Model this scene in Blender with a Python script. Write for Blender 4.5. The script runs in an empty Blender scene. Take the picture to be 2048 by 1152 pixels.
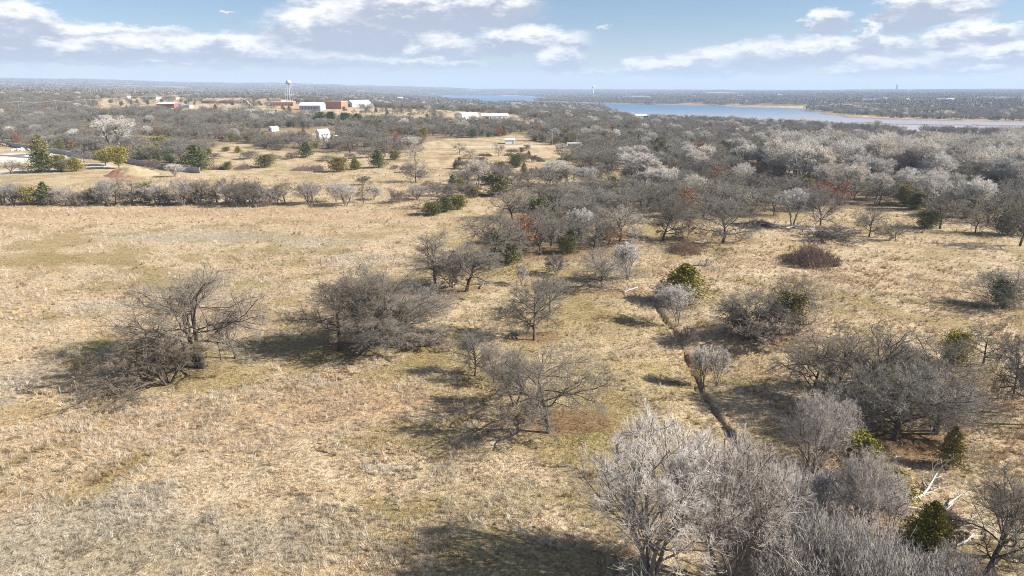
import bpy, math, random
import numpy as np
from mathutils import Vector

S = bpy.context.scene
COL = S.collection
R = math.radians

# ------------------------------------------------------------------ camera, sky, sun, exposure
CAM_H = 33.0
F_PX = 1365.0                      # focal length in pixels of the 2048 px wide photograph
PITCH = math.atan(396.0 / F_PX)    # horizon 396 px above the picture centre
cam_d = bpy.data.cameras.new('camera')
cam_d.sensor_width = 36.0
cam_d.lens = 36.0 * F_PX / 2048.0
cam_d.clip_start = 0.5
cam_d.clip_end = 60000
cam = bpy.data.objects.new('camera', cam_d)
cam.location = (0, 0, CAM_H)
cam.rotation_euler = (math.pi / 2 - PITCH, 0, 0)
COL.objects.link(cam)
S.camera = cam

SUN_EL = R(33)
SUN_AZ = R(97)                     # clockwise from +Y (the view direction)
sd = Vector((math.sin(SUN_AZ) * math.cos(SUN_EL), math.cos(SUN_AZ) * math.cos(SUN_EL), math.sin(SUN_EL)))
sl = bpy.data.lights.new('sun', 'SUN')
sl.energy = 5.0
sl.angle = R(0.53)
sl.color = (1.0, 0.955, 0.88)
so = bpy.data.objects.new('sun', sl)
so.rotation_euler = (-sd).to_track_quat('-Z', 'Y').to_euler()
so.location = (60, 0, 80)
COL.objects.link(so)

S.view_settings.view_transform = 'Standard'
S.view_settings.look = 'None'
S.view_settings.gamma = 1.0
S.view_settings.exposure = 1.08
S.render.engine = 'CYCLES'
S.cycles.max_bounces = 5
S.cycles.diffuse_bounces = 2
S.cycles.glossy_bounces = 2
S.cycles.transmission_bounces = 2
S.cycles.volume_bounces = 1
S.cycles.transparent_max_bounces = 4
S.cycles.caustics_reflective = False
S.cycles.caustics_refractive = False
S.cycles.use_denoising = True
S.cycles.denoiser = 'OPENIMAGEDENOISE'
S.cycles.denoising_input_passes = 'RGB_ALBEDO_NORMAL'
S.cycles.denoising_prefilter = 'NONE'
S.cycles.filter_width = 0.95

def px_dir(x, y):
    """world direction of the ray through a pixel of the photograph"""
    cx, cy, cz = (x - 1024.0), (576.0 - y), F_PX
    c, s = math.cos(PITCH), math.sin(PITCH)
    return np.array([cx, cz * c + cy * s, cy * c - cz * s])

class NT:
    """small helper round a node tree"""
    def __init__(self, nt):
        self.nt = nt; self.n = nt.nodes; self.l = nt.links
    def add(self, t, **kw):
        n = self.n.new(t)
        for k, v in kw.items():
            setattr(n, k, v)
        return n
    def link(self, a, b):
        self.l.new(a, b)
    def val(self, sock, v):
        if hasattr(v, 'is_output'):
            self.l.new(v, sock)
        elif v is not None:
            sock.default_value = v
    def math(self, op, a, b=None, c=None, clamp=False):
        n = self.add('ShaderNodeMath', operation=op, use_clamp=clamp)
        self.val(n.inputs[0], a); self.val(n.inputs[1], b); self.val(n.inputs[2], c)
        return n.outputs[0]
    def vmath(self, op, a, b=None, c=None):
        n = self.add('ShaderNodeVectorMath', operation=op)
        self.val(n.inputs[0], a); self.val(n.inputs[1], b); self.val(n.inputs[2], c)
        return n.outputs['Value'] if op in ('LENGTH', 'DOT_PRODUCT') else n.outputs[0]
    def mix(self, f, a, b, blend='MIX'):
        n = self.add('ShaderNodeMix', data_type='RGBA', blend_type=blend)
        n.clamp_factor = True
        self.val(n.inputs[0], f); self.val(n.inputs[6], a); self.val(n.inputs[7], b)
        return n.outputs[2]
    def noise(self, vec, scale, detail=2.0, rough=0.5, dist=0.0):
        n = self.add('ShaderNodeTexNoise')
        if vec is not None: self.l.new(vec, n.inputs['Vector'])
        n.inputs['Scale'].default_value = scale
        n.inputs['Detail'].default_value = detail
        n.inputs['Roughness'].default_value = rough
        n.inputs['Distortion'].default_value = dist
        return n
    def smooth(self, v, lo, hi):
        n = self.add('ShaderNodeMapRange', interpolation_type='SMOOTHSTEP')
        self.val(n.inputs[0], v)
        n.inputs[1].default_value = lo; n.inputs[2].default_value = hi
        n.inputs[3].default_value = 0.0; n.inputs[4].default_value = 1.0
        return n.outputs[0]

# --- world: Nishita sky with fair-weather clouds laid out by azimuth and elevation
W = bpy.data.worlds.new('World')
S.world = W
W.use_nodes = True
wt = NT(W.node_tree)
wt.n.clear()
sky = wt.add('ShaderNodeTexSky', sky_type='NISHITA')
sky.sun_disc = False
sky.sun_elevation = SUN_EL
sky.sun_rotation = SUN_AZ
sky.altitude = 300
sky.air_density = 1.0
sky.dust_density = 0.4
sky.ozone_density = 4.0
geo = wt.add('ShaderNodeNewGeometry')
sep = wt.add('ShaderNodeSeparateXYZ')
vd = wt.vmath('SCALE', geo.outputs['Incoming'], None)
vd.node.inputs['Scale'].default_value = -1.0
wt.link(vd, sep.inputs[0])
az = wt.math('ARCTAN2', sep.outputs[0], sep.outputs[1])
el = wt.math('ARCSINE', sep.outputs[2])
azel = wt.add('ShaderNodeCombineXYZ')
wt.link(az, azel.inputs[0]); wt.link(el, azel.inputs[1])
nv = wt.vmath('MULTIPLY', azel.outputs[0], (1.0, 2.3, 1.0))
n1 = wt.noise(nv, 30.0, 8.0, 0.64)
n2 = wt.noise(nv, 9.0, 3.0, 0.5)
warp = wt.vmath('SUBTRACT', n1.outputs['Color'], (0.5, 0.5, 0.5))
warp = wt.vmath('MULTIPLY', warp, (0.085, 0.030, 0.0))
pos = wt.vmath('ADD', azel.outputs[0], warp)

def azel_px(x, y):
    d = px_dir(x, y); d = d / np.linalg.norm(d)
    return math.atan2(d[0], d[1]), math.asin(d[2])

CLOUDS = [  # centre x, base y, half width, height up (photograph pixels), opacity
    (560, 128, 420, 14, .55), (250, 124, 170, 10, .6), (880, 128, 90, 8, .35),
    (140, 96, 220, 34, .95), (30, 88, 120, 62, 1.), (50, 52, 75, 32, .9), (250, 70, 150, 14, .8),
    (330, 106, 260, 24, .9), (490, 104, 110, 28, .95), (620, 122, 130, 20, .55),
    (735, 74, 200, 52, 1.), (700, 62, 130, 40, .9), (880, 30, 190, 50, 1.), (990, 22, 90, 34, .9), (455, 29, 14, 6, .7), (600, 8, 30, 10, .5),
    (895, 104, 82, 22, .85), (1060, 91, 130, 26, .95), (1120, 128, 52, 26, .85), (1210, 58, 18, 6, .5),
    (1200, 152, 60, 8, .3), (1310, 141, 85, 18, .8), (1420, 137, 95, 28, .85), (1540, 134, 70, 20, .7), (1530, 120, 90, 30, .8), (1660, 112, 110, 28, .9), (1770, 104, 70, 24, .85),
    (1660, 53, 40, 28, .85), (1610, 54, 22, 8, .6), (1738, 80, 27, 26, .9), (1820, 36, 75, 38, .95), (1900, 20, 110, 30, .95),
    (1940, 95, 92, 42, .95), (1990, 72, 60, 20, .9), (1760, 144, 110, 22, .7), (1880, 140, 70, 24, .6), (1960, 122, 100, 24, .75), (2040, 115, 60, 20, .8), (1970, 140, 45, 12, .6),
]
skyc = sky.outputs[0]
# thin veil near the horizon
veil = wt.math('SUBTRACT', 1.0, wt.smooth(el, -0.01, 0.10))
skyc = wt.mix(1.0, skyc, (1.0, 1.02, 1.12, 1), 'MULTIPLY')
cur = wt.mix(wt.math('MULTIPLY_ADD', veil, 0.40, .06), skyc, (7.6, 8.5, 9.7, 1))
pos3 = wt.add('ShaderNodeCombineXYZ')
psep = wt.add('ShaderNodeSeparateXYZ'); wt.link(pos, psep.inputs[0])
wt.link(psep.outputs[0], pos3.inputs[0]); wt.link(psep.outputs[1], pos3.inputs[1]); wt.link(psep.outputs[1], pos3.inputs[2])
nlit = wt.math('MULTIPLY', wt.math('SUBTRACT', n1.outputs[0], 0.5), 2.4)
def ramp(v, lo, hi, top):
    n = wt.add('ShaderNodeMapRange', interpolation_type='SMOOTHSTEP')
    wt.val(n.inputs[0], v)
    n.inputs[1].default_value = lo; n.inputs[2].default_value = hi; n.inputs[3].default_value = 0.0; n.inputs[4].default_value = top
    return n.outputs[0]
for (cx, by, hw, hh, op) in CLOUDS:
    a0, e0 = azel_px(cx, by)
    a1, _ = azel_px(cx + hw, by)
    _, e1 = azel_px(cx, by - hh * 1.45)
    w_, h_ = abs(a1 - a0), abs(e1 - e0)
    d = wt.vmath('MULTIPLY_ADD', pos3.outputs[0], (1 / w_, 1 / h_, -2.0 / h_), (-a0 / w_, -e0 / h_, 2.0 * e0 / h_))
    d = wt.vmath('MAXIMUM', d, (-99, 0, 0))
    al = ramp(wt.vmath('LENGTH', d), 1.20, .74, op)
    lit = ramp(wt.math('ADD', wt.vmath('DOT_PRODUCT', d, (0, 1, -1 / 2.0)), nlit), -.05, .75, 1.0)
    cur = wt.mix(al, cur, wt.mix(lit, (4.6, 5.1, 6.3, 1), (11.2, 10.9, 10.6, 1)))
# the same kind of clouds go on over the rest of the sky
out = wt.math('MAXIMUM', wt.smooth(wt.math('ABSOLUTE', az), 0.68, 0.82), wt.smooth(el, 0.125, 0.2))
el2 = wt.math('MAXIMUM', sep.outputs[2], 0.03)
pl = wt.add('ShaderNodeCombineXYZ')
wt.link(wt.math('DIVIDE', sep.outputs[0], el2), pl.inputs[0]); wt.link(wt.math('DIVIDE', sep.outputs[1], el2), pl.inputs[1])
n3 = wt.noise(pl.outputs[0], 0.55, 5.0, 0.55)
ga = wt.math('MULTIPLY', wt.smooth(n3.outputs[0], 0.54, 0.68), out)
ga = wt.math('MULTIPLY', ga, wt.smooth(sep.outputs[2], 0.0, 0.06))
cur = wt.mix(wt.math('MULTIPLY', ga, 0.85), cur, (9.0, 9.0, 9.3, 1))
bg = wt.add('ShaderNodeBackground')
wt.link(cur, bg.inputs[0])
bg.inputs[1].default_value = 0.048
wo = wt.add('ShaderNodeOutputWorld')
wt.link(bg.outputs[0], wo.inputs[0])
W.cycles.sampling_method = 'NONE'

# ------------------------------------------------------------------ numpy noise and terrain
def _hash(ix, iy, s):
    h = (ix.astype(np.int64) * 374761393 + iy.astype(np.int64) * 668265263 + s * 1274126177) & 0xFFFFFFFF
    h = ((h ^ (h >> 13)) * 1274126177) & 0xFFFFFFFF
    return ((h ^ (h >> 16)) & 0xFFFF) / 65535.0
def vnoise(x, y, s=0):
    x = np.asarray(x, float); y = np.asarray(y, float)
    ix, iy = np.floor(x), np.floor(y)
    fx, fy = x - ix, y - iy
    fx = fx * fx * (3 - 2 * fx); fy = fy * fy * (3 - 2 * fy)
    a = _hash(ix, iy, s); b = _hash(ix + 1, iy, s); c = _hash(ix, iy + 1, s); d = _hash(ix + 1, iy + 1, s)
    return (a + (b - a) * fx) * (1 - fy) + (c + (d - c) * fx) * fy
def fbm(x, y, s=0, oct=4):
    t = 0; a = 0.5; n = 0
    for i in range(oct):
        ca, sa = math.cos(.6 + 1.1 * i) * 2 ** i, math.sin(.6 + 1.1 * i) * 2 ** i
        t = t + a * vnoise(x * ca - y * sa, x * sa + y * ca, s + i * 17); n += a; a *= 0.5
    return t / n
def sstep(v, lo, hi):
    t = np.clip((v - lo) / (hi - lo), 0, 1)
    return t * t * (3 - 2 * t)

def project(X, Y, Z):
    """pixel position in the photograph of world points"""
    c, s = math.cos(PITCH), math.sin(PITCH)
    dz = Z - CAM_H
    f = Y * c - dz * s
    u = Y * s + dz * c
    f = np.where(f < 0.1, 0.1, f)
    return 1024 + F_PX * X / f, 576 - F_PX * u / f, f

def in_poly(px, py, poly):
    inside = np.zeros(np.shape(px), bool)
    n = len(poly)
    for i in range(n):
        x0, y0 = poly[i]; x1, y1 = poly[(i + 1) % n]
        if y0 == y1: continue
        c = ((y0 > py) != (y1 > py)) & (px < (x1 - x0) * (py - y0) / (y1 - y0) + x0)
        inside ^= c
    return inside
def poly_dist(px, py, poly, closed=True):
    d = np.full(np.shape(px), 1e9)
    n = len(poly)
    for i in range(n if closed else n - 1):
        ax, ay = poly[i]; bx, by = poly[(i + 1) % n]
        dx, dy = bx - ax, by - ay
        t = np.clip(((px - ax) * dx + (py - ay) * dy) / (dx * dx + dy * dy + 1e-9), 0, 1)
        d = np.minimum(d, np.hypot(px - ax - t * dx, py - ay - t * dy))
    return d

WATER_Z = -10.0
def on_plane(x, y, z):
    d = px_dir(x, y); t = (z - CAM_H) / d[2]
    return (d[0] * t, d[1] * t)
LAKE_PX = [(866, 191.3), (960, 191.5), (1040, 193), (1095, 195), (1122, 196.6), (1078, 199.5), (1038, 202.6), (1080, 204), (1160, 206.3), (1240, 208.2),
           (1300, 209.5), (1400, 211.5), (1500, 215), (1590, 217.5), (1620, 222), (1655, 229.5), (1700, 235), (1760, 238.5), (1850, 240.5), (1950, 243), (2100, 246), (2700, 256),
           (2700, 290), (2100, 271), (1950, 267), (1850, 263), (1750, 260.5), (1650, 254), (1550, 248), (1450, 243.5), (1350, 241), (1268, 236), (1245, 222), (1190, 213.5),
           (1100, 208.5), (1040, 205.5), (960, 203), (900, 199.5), (868, 197)]
LAKE = [on_plane(x, y, WATER_Z) for x, y in LAKE_PX]
MUD = [on_plane(x, y, WATER_Z) for x, y in [(1690, 243), (1800, 244.5), (1900, 247.3), (2060, 250.6), (2300, 254), (2300, 259), (2060, 254), (1900, 251.5), (1780, 249.5)]]
CREEK = [on_plane(x, y, 0.0) for x, y in [(1300, 590), (1310, 600), (1325, 627), (1345, 650), (1362, 674), (1373, 702), (1388, 735), (1401, 768), (1422, 797), (1446, 832), (1468, 868), (1492, 903), (1522, 960), (1540, 1040), (1530, 1150)]]

ZX = [-3000, -900, 0, 512, 1024, 1536, 2048, 2900, 5000]      # photograph columns (azimuth)
ZR = [0, 200, 330, 450, 700, 1000, 1300, 2000, 3500, 6000, 8500, 14000, 22000]
ZT = np.array([
    # 0 200 330 450 700 1000 1300 2000 3500 6000 8500 14000 22000
    [0, 0, 0, 1, 5, 12, 20, 29, 40, 80, 145, 120, 100],
    [0, 0, 0, 1, 5, 12, 20, 29, 40, 80, 145, 120, 100],
    [0, 0, 0, 1, 5, 12, 20, 28, 40, 80, 142, 120, 100],
    [0, 0, 0, 1, 5, 11, 17, 18, 20, 55, 100, 90, 60],
    [0, 0, 0, 1, 3.5, 4, -4, -9, -8, 0, 35, 30, 10],
    [0, 0, -1, -3, -7, -9, -8, -1, 6, 14, 24, 18, 10],
    [0, 0, -1.5, -4, -9, -9, -7, 3, 8, 20, 33, 30, 10],
    [0, 0, -1.5, -4, -9, -9, -7, 3, 8, 20, 33, 30, 10],
    [0, 0, -1.5, -4, -9, -9, -7, 3, 8, 20, 33, 30, 10]], float)
ZA = np.array([math.atan2((x - 1024) , F_PX * math.cos(PITCH) + 396 * math.sin(PITCH)) for x in ZX])

def base_z(X, Y):
    X = np.asarray(X, float); Y = np.asarray(Y, float)
    r = np.hypot(X, Y); a = np.arctan2(X, Y)
    ai = np.interp(a, ZA, np.arange(len(ZA)))
    ri = np.interp(r, ZR, np.arange(len(ZR)))
    i0 = np.clip(ai.astype(int), 0, len(ZA) - 2); j0 = np.clip(ri.astype(int), 0, len(ZR) - 2)
    fa, fr = ai - i0, ri - j0
    fa = fa * fa * (3 - 2 * fa)
    z = (ZT[i0, j0] * (1 - fa) + ZT[i0 + 1, j0] * fa) * (1 - fr) + (ZT[i0, j0 + 1] * (1 - fa) + ZT[i0 + 1, j0 + 1] * fa) * fr
    return z
def ground_z(X, Y):
    X = np.asarray(X, float); Y = np.asarray(Y, float)
    r = np.hypot(X, Y)
    z = base_z(X, Y)
    near = sstep(r, 20, 120)
    z = z + (fbm(X / 38, Y / 38, 3, 3) - 0.5) * (0.9 + 1.6 * sstep(r, 150, 500))
    z = z + (fbm(X / 4.2, Y / 4.2, 9, 3) - 0.5) * 0.42 * (1 - 0.6 * sstep(r, 120, 400))
    z = z + (fbm(X / 600, Y / 600, 21, 3) - 0.5) * 22 * sstep(r, 1800, 5000)
    # lake basin
    far = r > 500
    if np.any(far):
        zz = np.asarray(z)
        xf, yf = X[far], Y[far]
        ins = in_poly(xf, yf, LAKE); d = poly_dist(xf, yf, LAKE)
        sd_ = np.where(ins, -d, d) + (fbm(xf / 60, yf / 60, 5, 3) - 0.5) * 40 * sstep(r[far], 700, 1500)
        wid = 40 + r[far] * 0.03
        shore = WATER_Z + 0.35 + np.maximum(sd_, -60) * 0.03
        k = sstep(sd_, 0, wid * 3)
        zf = np.where(sd_ < 0, np.minimum(WATER_Z - 0.4 + np.maximum(sd_, -100) * 0.04, zz[far]), shore * (1 - k) + zz[far] * k)
        m = in_poly(xf, yf, MUD)
        zf = np.where(m & (fbm(xf / 30, yf / 30, 33, 2) > 0.42), WATER_Z + 0.15, zf)
        zz[far] = zf
        z = zz
    # creek ditch
    cl = (r < 170) & (X > 8) & (X < 60)
    if np.any(cl):
        dd = poly_dist(X[cl], Y[cl], CREEK, closed=False)
        dd = np.abs(dd + (fbm(X[cl] / 2.4, Y[cl] / 2.4, 41, 2) - 0.5) * 1.1)
        z[cl] = z[cl] - (.55 + .4 * sstep(-Y[cl], -62, -52)) * (1 - sstep(dd, 0.08, .5)) * (.45 + .8 * vnoise(X[cl] / 3, Y[cl] / 3, 47)) - 0.7 * (1 - sstep(dd, 0.8, 8.0))
    return z
def gz(x, y):
    return float(ground_z(np.array([x]), np.array([y]))[0])
def unproj(x, y, rmax=9000):
    """ground point under a pixel of the photograph"""
    d = px_dir(x, y); d = d / np.linalg.norm(d)
    t = np.concatenate([np.arange(25, 200, 0.4), np.geomspace(200, rmax, 1500)])
    P = d[None] * t[:, None]
    P[:, 2] += CAM_H
    dz = P[:, 2] - ground_z(P[:, 0], P[:, 1])
    k = np.argmax(dz < 0)
    if not np.any(dz < 0): k = len(t) - 1
    return float(P[k, 0]), float(P[k, 1])
def depth_of(x, y, z):
    return float(y * math.cos(PITCH) - (z - CAM_H) * math.sin(PITCH))
def at_dist(x, r):
    """ground point on photograph column x, r metres away"""
    d = px_dir(x, 200); a = math.atan2(d[0], d[1])
    X, Y = r * math.sin(a), r * math.cos(a)
    return X, Y

# ------------------------------------------------------------------ ground colours
C_STRAW = np.array([.43, .324, .195]); C_CREAM = np.array([.53, .415, .275]); C_TAN = np.array([.44, .30, .172])
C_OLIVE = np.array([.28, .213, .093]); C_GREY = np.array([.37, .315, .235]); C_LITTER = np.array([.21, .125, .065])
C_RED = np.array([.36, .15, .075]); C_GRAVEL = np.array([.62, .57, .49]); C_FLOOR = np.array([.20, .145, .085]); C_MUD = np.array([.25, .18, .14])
C_GREEN = np.array([.24, .23, .07])
PATCH = [  # colour, centre x y, half sizes (photograph pixels), strength
    (C_TAN, 300, 432, 700, 22, .7), (C_TAN, 950, 400, 200, 18, .5), (C_CREAM, 250, 440, 300, 10, .5),
    (C_OLIVE, 130, 520, 210, 16, .75), (C_OLIVE, 560, 502, 170, 12, .6), (C_OLIVE, 330, 555, 180, 14, .4), (C_GREY, 400, 475, 240, 14, .7),
    (C_GREY, 190, 615, 90, 14, .6), (C_GREY, 640, 485, 120, 14, .55), (C_GREY, 720, 520, 110, 14, .5), (C_CREAM, 100, 670, 160, 36, .5), (C_GREEN, 190, 690, 90, 20, .4), (C_GREEN, 470, 575, 60, 10, .3),
    (C_GREY, 20, 770, 90, 50, .6), (C_TAN, 470, 640, 140, 50, .4),
    (C_OLIVE, 640, 700, 230, 36, .8), (C_OLIVE, 440, 770, 160, 22, .7), (C_OLIVE, 900, 700, 160, 50, .6), (C_OLIVE, 880, 790, 170, 40, .65), (C_OLIVE, 1180, 640, 190, 90, .6),
    (C_OLIVE, 1050, 545, 220, 26, .65), (C_OLIVE, 1230, 800, 170, 120, .55), (C_OLIVE, 1330, 900, 120, 80, .5), (C_OLIVE, 1160, 900, 130, 50, .6), (C_GREEN, 1180, 880, 60, 22, .35),
    (C_TAN, 740, 800, 170, 50, .75), (C_TAN, 260, 850, 300, 60, .55), (C_TAN, 560, 830, 150, 30, .5), (C_CREAM, 370, 970, 170, 60, .85), (C_CREAM, 950, 960, 230, 50, .6), (C_CREAM, 640, 950, 200, 60, .5),
    (C_GREY, 150, 1080, 260, 110, .75), (C_GREY, 480, 1090, 230, 70, .7), (C_OLIVE, 300, 1100, 300, 60, .3), (C_GREY, 760, 940, 70, 20, .45), (C_OLIVE, 800, 1060, 260, 60, .4), (C_OLIVE, 1000, 1000, 150, 50, .4),
    (C_LITTER, 1130, 850, 120, 34, .8), (C_LITTER, 1070, 675, 75, 14, .7), (C_LITTER, 1790, 900, 170, 50, .85), (C_LITTER, 1210, 578, 100, 12, .8), (C_LITTER, 1100, 505, 170, 26, .75), (C_LITTER, 920, 580, 80, 9, .6),
    (C_LITTER, 1950, 790, 130, 60, .5), (C_LITTER, 1560, 680, 120, 16, .5), (C_LITTER, 1650, 1050, 260, 110, .65), (C_LITTER, 740, 690, 130, 18, .5), (C_LITTER, 1450, 480, 70, 10, .4),
    (C_OLIVE, 1330, 470, 120, 16, .6), (C_OLIVE, 1640, 600, 180, 40, .45), (C_TAN, 1780, 560, 200, 40, .3), (C_GREY, 1500, 460, 50, 14, .5), (C_CREAM, 1500, 545, 200, 8, .5), (C_OLIVE, 1750, 460, 150, 12, .4),
    (C_STRAW, 1300, 690, 80, 30, .6), (C_RED, 1420, 548, 30, 7, .3),
    (C_GRAVEL, 50, 316, 90, 16, 1.), (C_GRAVEL, 180, 333, 60, 6, .8), (C_GRAVEL, 0, 345, 120, 8, .5), (C_RED, 20, 291, 50, 4, .6), (C_RED, 265, 350, 55, 5, .8),
    (C_RED, 600, 222, 60, 4, .6), (C_RED, 880, 240, 60, 3, .6), (C_GRAVEL, 1010, 293, 150, 2.2, .6), (C_LITTER, 915, 316, 60, 5, .6), (C_LITTER, 890, 345, 30, 5, .6), (C_RED, 560, 274, 30, 5, .5), (C_LITTER, 470, 335, 50, 5, .5),
]
def patch_world():
    out = []
    for c, cx, cy, rx, ry, s in PATCH:
        X, Y = unproj(cx, cy)
        k = depth_of(X, Y, gz(X, Y)) / F_PX
        Xt, Yt = unproj(cx, cy - ry); Xb, Yb = unproj(cx, cy + ry)
        out.append((c, X, Y, rx * k, max(abs(Yt - Y), 0.6), max(abs(Y - Yb), 0.6), s))
    return out
PW = None
TRACKS = [[(848, 412), (868, 380), (872, 350), (890, 335), (905, 318), (925, 300), (960, 292)], [(880, 349), (900, 338), (960, 330)], [(1180, 578), (1330, 560), (1500, 548), (1700, 532), (1900, 525)]]
def ground_colour(X, Y, Z):
    global PW, TR
    if PW is None:
        PW = patch_world(); TR = [[unproj(*p) for p in t] for t in TRACKS]
    r = np.hypot(X, Y)
    n = fbm(X / 14, Y / 14, 51, 4)[..., None]
    m = fbm(X / 5, Y / 5, 77, 3)[..., None]
    c = C_STRAW * (1 - n) + C_CREAM * n
    c = c * (1 - 0.7 * sstep(m, .47, .62)) + C_OLIVE * 0.7 * sstep(m, .47, .62)
    o = fbm(X / 9, Y / 9, 123, 3)[..., None]
    c = c * (1 - 0.4 * sstep(o, .55, .72)) + C_TAN * 0.4 * sstep(o, .55, .72)
    wob = (fbm(X / 6, Y / 6, 88, 3) - 0.5) * 1.5
    for col, px, py, rx, ryf, ryn, s in PW:
        dx = (X - px) / rx; dy = np.where(Y > py, (Y - py) / ryf, (Y - py) / ryn)
        d = np.sqrt(dx * dx + dy * dy) + wob * 0.6
        w = (s * (1 - sstep(d, .45, 1.15)))[..., None]
        c = c * (1 - w) + col * w
    for t in TR:
        d = poly_dist(X, Y, t, closed=False) + wob
        w = (0.55 * (1 - sstep(d, .6, 2.2)))[..., None]
        c = c * (1 - w) + C_CREAM * 1.05 * w
    dd = poly_dist(X, Y, CREEK, closed=False)
    w = (0.5 * (1 - sstep(dd + wob * .8, .1, .6)))[..., None] * (r < 170)[..., None]
    c = c * (1 - w) + np.array([.15, .09, .05]) * w
    # forest floor and mud
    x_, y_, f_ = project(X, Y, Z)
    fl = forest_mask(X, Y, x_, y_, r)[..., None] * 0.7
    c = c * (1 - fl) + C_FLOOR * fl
    w = (sstep(-Z, -WATER_Z - 1.2, -WATER_Z - 0.4) * (r > 600))[..., None]
    c = c * (1 - w) + C_MUD * w
    w = (sstep(r, 1300, 1700) * 0.6 * sstep(fbm(X / 150, Y / 150, 61, 3), .35, .5))[..., None]
    c = c * (1 - w) + C_FLOOR * w
    return np.clip(c, 0, 1)

# --- where the woods stand: outlines as seen in the photograph, tested on real ground points
WOOD_RIGHT = [(1150, 300), (1062, 282), (1060, 262), (1100, 243), (1180, 230), (1260, 238), (1350, 241.5), (1450, 244), (1560, 249), (1700, 257.5), (1850, 264), (2100, 272), (4200, 300), (4200, 640), (2100, 478), (1990, 458), (1920, 440),
              (1840, 430), (1800, 422), (1690, 416), (1600, 424), (1540, 436), (1480, 436), (1400, 446), (1300, 448), (1262, 436), (1240, 470), (1180, 490), (1080, 498), (985, 495), (960, 470), (965, 440), (1010, 412), (1000, 392), (1060, 380), (1130, 374), (1222, 366), (1195, 340), (1140, 330)]
WOOD_LEFT = [(-2600, 230), (-700, 262), (0, 283), (120, 300), (250, 318), (340, 330), (392, 331), (410, 310), (424, 296), (480, 283), (520, 296), (600, 306), (690, 303), (760, 306), (840, 298), (850, 285), (900, 277), (1000, 274), (1052, 262), (1040, 253),
             (960, 248), (850, 248), (760, 243), (640, 238), (540, 233), (400, 227), (330, 223), (200, 222), (0, 215), (-700, 205), (-2600, 200)]
WOOD_TOWN = [(690, 212), (760, 216), (900, 221), (1040, 230), (1070, 239), (1110, 240), (1255, 238), (1235, 228), (1195, 219), (1100, 213), (1000, 207), (900, 202), (760, 200), (640, 198), (560, 197), (640, 207)]
CLEAR = [(1195, 352, 48, 13), (1288, 440, 28, 11), (1745, 424, 60, 7), (1560, 452, 70, 16), (1815, 267, 45, 4), (1610, 271, 40, 3), (1335, 307, 40, 4), (610, 268, 22, 4), (730, 288, 40, 4), (560, 278, 34, 4), (645, 275, 36, 7), (190, 255, 18, 4), (1284, 234, 16, 5), (1690, 372, 40, 4), (1440, 318, 50, 4)]
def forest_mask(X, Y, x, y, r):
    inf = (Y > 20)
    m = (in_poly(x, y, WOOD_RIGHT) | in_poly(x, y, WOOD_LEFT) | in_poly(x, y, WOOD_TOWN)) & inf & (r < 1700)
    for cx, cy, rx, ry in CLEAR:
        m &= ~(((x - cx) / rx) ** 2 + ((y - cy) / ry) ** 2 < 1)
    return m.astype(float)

# ------------------------------------------------------------------ mesh helpers
def mesh_np(name, V, Q=None, T=None, smooth=False):
    me = bpy.data.meshes.new(name)
    V = np.ascontiguousarray(V, dtype=np.float32)
    nq = 0 if Q is None else len(Q); nt = 0 if T is None else len(T)
    me.vertices.add(len(V)); me.vertices.foreach_set('co', V.ravel())
    li = []
    if nq: li.append(np.asarray(Q, np.int32).ravel())
    if nt: li.append(np.asarray(T, np.int32).ravel())
    if li:
        li = np.concatenate(li)
        me.loops.add(len(li)); me.loops.foreach_set('vertex_index', li)
        me.polygons.add(nq + nt)
        st = np.concatenate([np.arange(nq) * 4, nq * 4 + np.arange(nt) * 3]).astype(np.int32)
        me.polygons.foreach_set('loop_start', st)
        me.update(calc_edges=True)
        if smooth:
            me.polygons.foreach_set('use_smooth', np.ones(nq + nt, bool))
    return me
def link(name, me, mat=None, parent=None):
    o = bpy.data.objects.new(name, me)
    if mat is not None and len(me.materials) == 0: me.materials.append(mat)
    COL.objects.link(o)
    if parent is not None: o.parent = parent
    return o
def empty(name, loc, rz=0.0, scale=(1, 1, 1)):
    o = bpy.data.objects.new(name, None)
    o.empty_display_size = 0.3
    o.location = loc; o.rotation_euler = (0, 0, rz); o.scale = scale
    COL.objects.link(o)
    return o
def tag(o, label=None, cat=None, group=None, kind=None):
    if label: o['label'] = label
    if cat: o['category'] = cat
    if group: o['group'] = group
    if kind: o['kind'] = kind
    return o

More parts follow.
